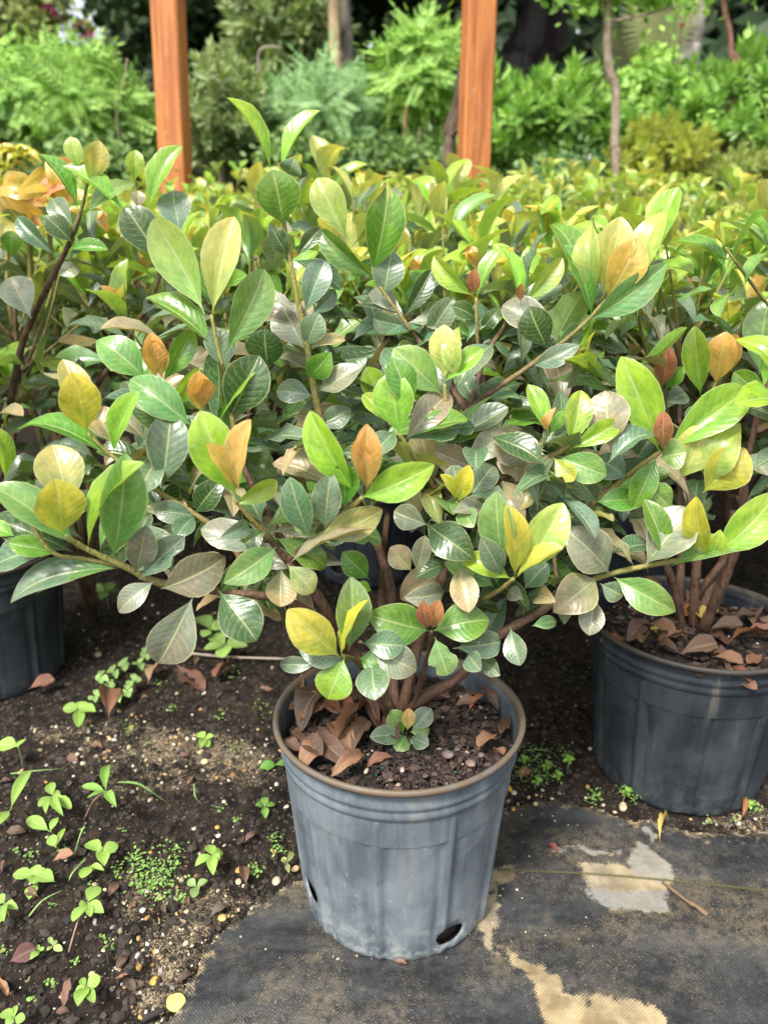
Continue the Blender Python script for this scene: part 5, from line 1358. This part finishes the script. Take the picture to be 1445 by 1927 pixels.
bpx(150, 330, 4.6, 420, 110, .5, 150, 'round', F_MID, .20, 'hedge_shrub', 'small-leaved dark shrub low behind the yellow plant at the left', 'shrub', 502, group=gH)
bpx(-20, 70, 7.5, 190, 170, .9, 200, 'round', F_OLIVE, .34, 'hedge_shrub', 'olive shrub in the top left corner below the sky gap', 'shrub', 503, group=gH)
bpx(620, 250, 5.2, 420, 160, .7, 260, 'pinnate', F_TEAL, .24, 'hedge_shrub', 'blue-green ferny shrub in the middle between the two posts', 'shrub', 504, group=gH)
bpx(790, 160, 4.9, 150, 190, .4, 100, 'pinnate', F_BRIGHT, .24, 'hedge_shrub', 'bright ferny shrub rising just left of the right-hand post', 'shrub', 505, group=gH)
bpx(430, 230, 4.8, 170, 190, .5, 110, 'rosette', F_PALE, .20, 'hedge_shrub', 'pale variegated shrub just right of the left-hand post', 'shrub', 506, group=gH)
bpx(540, 80, 6.4, 210, 190, .7, 110, 'rosette', F_PALE, .34, 'hedge_shrub', 'pale broad-leaved shrub against the dark wood above the ferny one', 'shrub', 507, group=gH)
bpx(1010, 265, 4.8, 270, 210, .6, 190, 'rosette', F_GLOSSY, .24, 'hedge_shrub', 'glossy bright shrub between the right-hand post and the thin trunk', 'shrub', 508, group=gH)
bpx(1340, 250, 5.0, 330, 220, .7, 240, 'rosette', F_GLOSSY, .22, 'hedge_shrub', 'tall glossy shrub filling the right edge below the grey palm', 'shrub', 509, group=gH)
bpx(1215, 210, 5.4, 120, 210, .5, 110, 'round', F_BRIGHT, .22, 'hedge_shrub', 'climbing bright green shrub right of the thin trunk', 'shrub', 510, group=gH)
bpx(1230, 300, 4.1, 170, 120, .35, 110, 'rosette', F_YELLOW, .14, 'hedge_shrub', 'yellow variegated shrub low right of the thin trunk', 'shrub', 511, group=gH)
bpx(1080, 340, 4.4, 330, 90, .4, 130, 'round', F_TEAL, .16, 'hedge_shrub', 'small grey-green shrub behind the foot of the right-hand post', 'shrub', 512, group=gH)
bpx(1400, 350, 3.9, 220, 80, .3, 120, 'rosette', F_OLIVE, .14, 'hedge_shrub', 'low olive shrub at the right edge above the field', 'shrub', 513, group=gH)
bpx(700, 310, 4.5, 520, 60, .4, 140, 'round', F_MID, .18, 'hedge_shrub', 'low dark shrub behind the field in the middle', 'shrub', 514, group=gH)
bpx(-60, 280, 4.4, 220, 180, .6, 100, 'round', F_MID, .2, 'hedge_shrub', 'dark shrub at the far left edge of the hedge', 'shrub', 515, group=gH)
bpx(1560, 220, 5.0, 260, 300, .7, 120, 'rosette', F_GLOSSY, .22, 'hedge_shrub', 'glossy shrub half out of the picture on the right', 'shrub', 516, group=gH)
# trees of the wood
def tree_trunk(name, pts, r0, r1, mat, label, cat='tree', group=None, seg=12, crown=None):
    ps = [P(*p) for p in pts]; base = ps[0].copy(); base.z = 0
    e = empty(name, base, label, cat, group); inv = Matrix.Translation(-base); mb = MB()
    tube(mb, [base+Vector((0, 0, -.1))]+ps, r0, r1, seg=seg, k=6, knob=.10, rnd=rdl)
    link('trunk', mb.mesh('trunk', mat), e, mat4=inv)
    return e, inv
TB = trunk_material('dark_trunk', (.020, .018, .018), (.07, .06, .06), (14, 14, 3)); TG = trunk_material('grey_trunk', (.16, .14, .13), (.42, .38, .35), (22, 22, 3))
TT = trunk_material('tan_trunk', (.22, .16, .09), (.38, .29, .17)); TO = trunk_material('pale_bark', (.20, .14, .10), (.36, .30, .22), (30, 30, 14))
def crown(e, px, py, Y, wpx, hpx, dp, n, kind, mat, L, seed):
    rd = random.Random(seed); c = P(px, py, Y); s = depth(c)/F_PX; ms = spr(kind, mat, L); base = Vector(e.location)
    for i in range(n):
        v = Vector((rd.gauss(0, .45), rd.gauss(0, .45), rd.gauss(0, .45)))
        p = c+Vector((v.x*wpx*s/1.4, v.y*dp, v.z*hpx*s/1.4))-base
        m = Matrix.Translation(p) @ Vector((rd.uniform(-1, 1), rd.uniform(-1, .5), rd.uniform(-.2, 1))).to_track_quat('Z', 'Y').to_matrix().to_4x4() @ Matrix.Scale(rd.uniform(.7, 1.3), 4)
        link('leafy_branch', ms[i % 3], e, mat4=m)
e, i_ = tree_trunk('wood_tree', [(215, 110, 8.5), (205, 60, 8.5), (200, 0, 8.4), (190, -160, 8.3)], .09, .06, TB, 'dark slender tree beside the sky gap at the upper left')
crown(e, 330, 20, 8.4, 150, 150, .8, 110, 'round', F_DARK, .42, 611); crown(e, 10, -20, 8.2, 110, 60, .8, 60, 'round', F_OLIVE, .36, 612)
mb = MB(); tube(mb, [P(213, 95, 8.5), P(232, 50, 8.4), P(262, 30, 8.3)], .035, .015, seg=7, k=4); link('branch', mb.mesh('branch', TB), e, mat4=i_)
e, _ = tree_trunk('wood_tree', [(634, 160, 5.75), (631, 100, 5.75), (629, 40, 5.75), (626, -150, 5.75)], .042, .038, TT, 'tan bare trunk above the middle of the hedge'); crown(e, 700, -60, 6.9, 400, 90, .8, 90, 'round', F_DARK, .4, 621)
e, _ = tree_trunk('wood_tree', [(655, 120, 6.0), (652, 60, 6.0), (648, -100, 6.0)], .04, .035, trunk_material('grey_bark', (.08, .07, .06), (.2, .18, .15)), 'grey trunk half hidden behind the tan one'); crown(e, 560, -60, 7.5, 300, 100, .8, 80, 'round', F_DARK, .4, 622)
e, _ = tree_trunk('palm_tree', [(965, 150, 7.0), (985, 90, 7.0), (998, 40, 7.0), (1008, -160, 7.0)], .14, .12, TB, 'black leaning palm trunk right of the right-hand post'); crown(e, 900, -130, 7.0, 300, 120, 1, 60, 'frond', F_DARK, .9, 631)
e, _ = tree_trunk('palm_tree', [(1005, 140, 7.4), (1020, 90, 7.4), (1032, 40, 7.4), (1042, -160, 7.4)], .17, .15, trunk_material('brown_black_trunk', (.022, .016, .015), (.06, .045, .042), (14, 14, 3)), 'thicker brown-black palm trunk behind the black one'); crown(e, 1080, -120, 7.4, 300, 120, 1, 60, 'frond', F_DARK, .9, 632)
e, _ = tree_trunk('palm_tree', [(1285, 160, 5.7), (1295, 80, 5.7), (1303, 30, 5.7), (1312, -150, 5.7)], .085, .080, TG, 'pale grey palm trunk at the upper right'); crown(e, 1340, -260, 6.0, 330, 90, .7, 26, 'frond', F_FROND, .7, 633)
# hanging dead frond beside the grey palm, and palm leaves
ms = spr('frond', F_FROND, .7)
for (px, py, Y, sc, ro) in [(1258, -10, 5.55, .85, math.pi+.1), (1248, -5, 5.6, .7, math.pi+.25), (1160, 40, 6.6, .7, 2.2), (1120, 100, 6.6, .8, 1.9)]:
    q = P(px, py, Y)-Vector(e.location); link('palm_frond', ms[0], e, mat4=Matrix.Translation(q) @ Matrix.Rotation(ro, 4, 'Y') @ Matrix.Scale(sc, 4) @ Matrix.Diagonal((.55, 1, 1, 1)))
e, iv = tree_trunk('young_tree', [(1155, 345, 3.7), (1156, 270, 3.7), (1158, 170, 3.7), (1146, 130, 3.7), (1142, 60, 3.7), (1145, -120, 3.7)], .020, .016, TO, 'young tree with a thin mottled trunk in the right half')
crown(e, 1230, -10, 3.7, 200, 30, .15, 26, 'round', F_BRIGHT, .12, 641); crown(e, 1100, -20, 3.7, 60, 16, .12, 8, 'round', F_BRIGHT, .16, 642)
for pts in ([(1143, 40, 3.7), (1180, 35, 3.68), (1240, 20, 3.66), (1290, 10, 3.65)], [(1145, 20, 3.7), (1130, 5, 3.7), (1110, -20, 3.7)]):
    mb = MB(); tube(mb, [P(*p) for p in pts], .008, .004, seg=6, k=4); link('branch', mb.mesh('branch', TO), e, mat4=iv)
e, _ = tree_trunk('sapling', [(1378, 170, 4.6), (1376, 110, 4.6), (1372, 60, 4.6), (1362, 10, 4.6), (1358, -100, 4.6)], .016, .013, trunk_material('red_bark', (.16, .05, .04), (.30, .17, .13)), 'thin reddish sapling stem near the right edge')
crown(e, 1380, -40, 4.6, 120, 30, .2, 14, 'round', F_BRIGHT, .18, 651)
# vine and dead root behind the right-hand post
e = empty('woody_vine', P(848, 340, 3.45).xyz * Vector((1, 1, 0)) if False else Vector((P(848, 340, 3.45).x, 3.45, 0)), 'dark twisted woody vine hanging beside the right-hand post', 'vine'); iv = Matrix.Translation(-Vector(e.location))
MV = trunk_material('vine_bark', (.045, .030, .022), (.15, .10, .07), (40, 40, 8))
for pts, r0, r1 in [([(872, 100, 3.4), (866, 160, 3.42), (858, 220, 3.44), (848, 258, 3.45), (843, 300, 3.45), (846, 340, 3.45), (846, 420, 3.45), (846, 600, 3.45)], .012, .034), ([(876, 95, 3.36), (870, 190, 3.38), (866, 235, 3.4), (850, 255, 3.44)], .010, .012),
                    ([(864, 130, 3.42), (856, 190, 3.45), (840, 240, 3.46), (836, 252, 3.46)], .007, .011), ([(880, -40, 3.4), (880, 30, 3.4), (872, 100, 3.4)], .016, .011)]:
    mb = MB(); tube(mb, [P(*p) for p in pts], r0, r1, seg=9, k=6, knob=.25, rnd=rdl); link('vine_stem', mb.mesh('vine_stem', MV), e, mat4=iv)
# dull violet strap on the vine
mb = MB(); q0, q1 = P(881, 32, 3.36), P(873, 92, 3.36); w_ = .014
mb.add([q0+Vector((-w_, 0, 0)), q0+Vector((w_, 0, 0)), q1+Vector((w_, 0, 0)), q1+Vector((-w_, 0, 0)), q0+Vector((-w_, .006, 0)), q0+Vector((w_, .006, 0)), q1+Vector((w_, .006, 0)), q1+Vector((-w_, .006, 0))], [(3, 2, 1, 0), (4, 5, 6, 7), (0, 1, 5, 4), (2, 3, 7, 6), (1, 2, 6, 5), (3, 0, 4, 7)])
tag(link('strap', mb.mesh('strap', M_WOODBIT, smooth=False), None, color=(.19, .11, .14, 1)), 'dull violet strap fixed beside the right-hand post', 'strap')
# bare stems between the shrubs
for i, (pts, r0, col, lb) in enumerate([
    ([(497, 200, 5.0), (490, 150, 5.0), (487, 100, 5.0), (505, 88, 5.0), (530, 90, 5.0)], .012, (.3, .25, .2), 'pale forked bare stem in the pale shrub gap'),
    ([(408, 230, 4.7), (410, 160, 4.7)], .010, (.45, .42, .36), 'short whitish stem right of the left-hand post'),
    ([(762, 235, 4.6), (770, 190, 4.6), (775, 150, 4.6)], .014, (.30, .18, .09), 'orange-brown stem inside the ferny shrub'),
    ([(220, 210, 4.6), (232, 160, 4.6), (240, 110, 4.6)], .009, (.35, .28, .18), 'tan bent stem inside the feathery left shrub'),
    ([(788, 300, 4.2), (790, 240, 4.2)], .008, (.2, .13, .09), 'dark thin stem left of the vine')]):
    ps = [P(*p) for p in pts]; b0 = Vector((ps[0].x, ps[0].y, 0)); mb = MB(); tube(mb, [b0, b0.lerp(ps[0], .6)]+ps, r0, r0*.4, seg=6, k=4, col=col)
    tag(link('bare_stem', mb.mesh('bare_stem', M_BITS, tint=True)), lb, 'stem')
# the dark wood behind, open at the upper left
mb = MB(); rdw = random.Random(71)
for i in range(60000):
    Y = rdw.uniform(9.5, 14); X = rdw.uniform(-1.1, 1.1)*Y*1.0; Z = rdw.uniform(-.2, 9.5)*(Y/12)
    # the picture's opening to the sky is a real clearing between two crowns
    px = 722.5+X/(Y*cp+(H-Z)*sp)*F_PX; yc = (-(Y)*(-sp)*1+(Z-H)*cp); py = 963.5-((Z-H)*cp+Y*sp)/(Y*cp+(H-Z)*sp)*F_PX
    if ((px-150)/58)**2+((py-38)/60)**2 < rdw.uniform(.7, 1.25): continue
    th = rdw.uniform(0, 6.28); q = Vector((X, Y, Z)); s = rdw.uniform(.10, .24)
    d = Vector((math.cos(th), rdw.uniform(-.6, .6), math.sin(th))).normalized(); n = Vector((rdw.uniform(-.6, .6), -1, rdw.uniform(-.2, 1))).normalized(); x = d.cross(n).normalized()
    mb.add([q-d*s, q-x*s*.45, q+d*s, q+x*s*.45], [(0, 1, 2, 3)])
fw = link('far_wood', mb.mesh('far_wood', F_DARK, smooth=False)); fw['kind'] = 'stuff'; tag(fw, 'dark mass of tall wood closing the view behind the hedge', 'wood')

# bougainvillea flowers by the sky gap
rfl = random.Random(13)
M_FL = FM('pink_bracts', (.62, .08, .16), (.50, .10, .40), .3)
e = empty('flowering_climber', (P(120, 60, 8).x, 8, 0), 'climber with pink and violet flowers against the sky gap', 'climber')
mb = MB(); tube(mb, [Vector((0, 0, 0)), P(60, 150, 8)-Vector(e.location), P(90, 60, 8)-Vector(e.location), P(170, 66, 8)-Vector(e.location)], .02, .006, seg=6, k=5); link('stem', mb.mesh('vine_stem', TB), e)
for (a, b) in [(92, 8), (104, 28), (98, 20), (86, 12), (150, 58), (145, 50), (172, 66), (165, 60), (136, 62), (155, 72), (60, 30), (40, 50)]:
    c = P(a, b, 8)-Vector(e.location); mb = MB()
    for _ in range(9):
        q = c+Vector((rfl.gauss(0, .02), rfl.gauss(0, .02), rfl.gauss(0, .02))); d = Vector((rfl.uniform(-1, 1), rfl.uniform(-1, 1), rfl.uniform(-1, 1))).normalized()*.025; x = d.cross(Vector((.3, .5, .8))).normalized()*.015
        mb.add([q-d, q-x, q+d, q+x], [(0, 1, 2, 3)])
    link('flower', mb.mesh('flower', M_FL, smooth=False), e)

# the golden, peach-tinged plant at the left of the field
gl = empty('golden_plant', (P(70, 400, 1.42).x, 1.42, 0), 'golden-yellow plant with big peach drooping leaves at the left edge', 'plant'); gi = Matrix.Translation(-Vector(gl.location))
BIG = [leaf_mesh('golden_leaf_a', PROF_B, .35, .22, curl=.35, wave=.05, seed=91), leaf_mesh('golden_leaf_b', PROF_A, .25, .18, curl=.2, wave=.07, twist=.5, seed=92)]
rg = random.Random(3)
mb = MB()
for q in [(60, 400, 1.38), (95, 375, 1.37), (20, 420, 1.4), (150, 395, 1.38)]:
    tube(mb, [Vector((gl.location.x, 1.42, .0)), P(q[0]+10, q[1]+220, q[2]), P(*q)], .008, .003, seg=6, k=4, a0=.4, a1=1)
link('stem', mb.mesh('stem', M_BARK, age=True), gl, mat4=gi)
for (a, b, c_, d_, w_, col, v) in [(85, 372, 40, 412, 62, (.78, .36, .17), 1), (88, 368, -12, 352, 46, (.62, .42, .08), 0), (85, 365, 60, 345, 50, (.55, .40, .05), 0), (112, 385, 78, 320, 36, (.76, .42, .26), 0), (118, 380, 95, 300, 30, (.72, .55, .18), 1), (128, 400, 150, 365, 34, (.80, .42, .15), 1), (25, 430, 5, 360, 40, (.72, .58, .25), 0), (100, 385, 112, 350, 26, (.75, .3, .14), 1),
                                   (175, 390, 200, 430, 26, (.74, .45, .10), 1), (185, 385, 170, 420, 26, (.70, .40, .10), 0), (60, 430, 30, 380, 36, (.6, .45, .1), 1), (140, 330, 118, 300, 34, (.75, .5, .2), 1), (30, 420, 0, 445, 50, (.55, .48, .16), 0), (20, 400, 50, 440, 46, (.6, .52, .2), 1)]:
    q = P(a, b, 1.36+rg.uniform(-.03, .03)); t = P(c_, d_, 1.32+rg.uniform(-.03, .03)); d = t-q
    link('leaf', BIG[v], gl, mat4=gi @ frame(q, d, CAMV-q+Vector((0, 0, .5)), d.length, w_*depth(q)/F_PX*1.15), color=(*col, .0))
gl2 = empty('golden_plant', (P(30, 310, 2.3).x, 2.3, 0), 'yellow rosette-leaved plant at the left edge above the peach leaves', 'plant'); gi = Matrix.Translation(-Vector(gl2.location))
mb = MB(); tube(mb, [Vector((gl2.location.x, 2.3, 0)), P(40, 420, 2.3), P(30, 310, 2.3)], .01, .005, seg=6, k=4, a0=.4, a1=1); link('stem', mb.mesh('stem', M_BARK, age=True), gl2, mat4=gi)
for (cx, cy) in [(35, 290), (20, 320), (48, 300), (5, 285)]:
    for kx in range(8):
        a = kx*.785+rg.uniform(-.3, .3); q = P(cx, cy, 2.3); d = Vector((math.cos(a), rg.uniform(-.6, .2), math.sin(a)*.45+.05))*rg.uniform(.035, .055)
        link('leaf', BIG[0], gl2, mat4=gi @ frame(q, d, Vector((0, -.6, 1)), d.length, d.length*.42), color=(.62, .56, .08, 0))
# small blossoms in the field
def blossom(px, py, Y, r, col, label, n=14, mat=None):
    c = P(px, py, Y); rd = rfl; mb = MB()
    for _ in range(n):
        d = Vector((rd.uniform(-1, 1), rd.uniform(-1, .3), rd.uniform(-.5, 1))).normalized(); x = d.cross(Vector((.2, .4, .9))).normalized()*r*.28
        mb.add([Vector((0, 0, 0)), d*r*.6-x, d*r, d*r*.6+x], [(0, 1, 2, 3)])
    mb2 = mb.mesh('blossom', M_WOODBIT, smooth=False); mb3 = MB()
    o = empty('blossom', c, label, 'flower'); link('petals', mb2, o, color=(*col, 1))
    tube(mb3, [Vector((0, 0, 0)), Vector((.005, .01, -.06)), Vector((.01, .03, -.16))], .0022, .003, seg=5, k=3, a0=1, a1=.5); link('stalk', mb3.mesh('stalk', M_BARK, age=True), o)
blossom(686, 338, 2.1, .030, (.85, .52, .02), 'deep yellow flower cluster above the middle of the field', 26)
blossom(583, 378, 2.2, .016, (.85, .50, .02), 'small yellow flower left of the deep yellow cluster')
blossom(755, 410, 1.7, .012, (.80, .12, .03), 'small red-orange flower bud in the middle of the field')
blossom(908, 422, 1.9, .011, (.80, .12, .04), 'tiny red flower bud right of centre in the field')
blossom(1282, 50, 3.6, .014, (.60, .04, .04), 'red berry on the young tree branch')
blossom(1108, 296, 3.9, .020, (.80, .80, .78), 'small white flower behind the field')
blossom(1178, 368, 3.4, .016, (.80, .80, .78), 'small white flower beside the yellow variegated shrub')
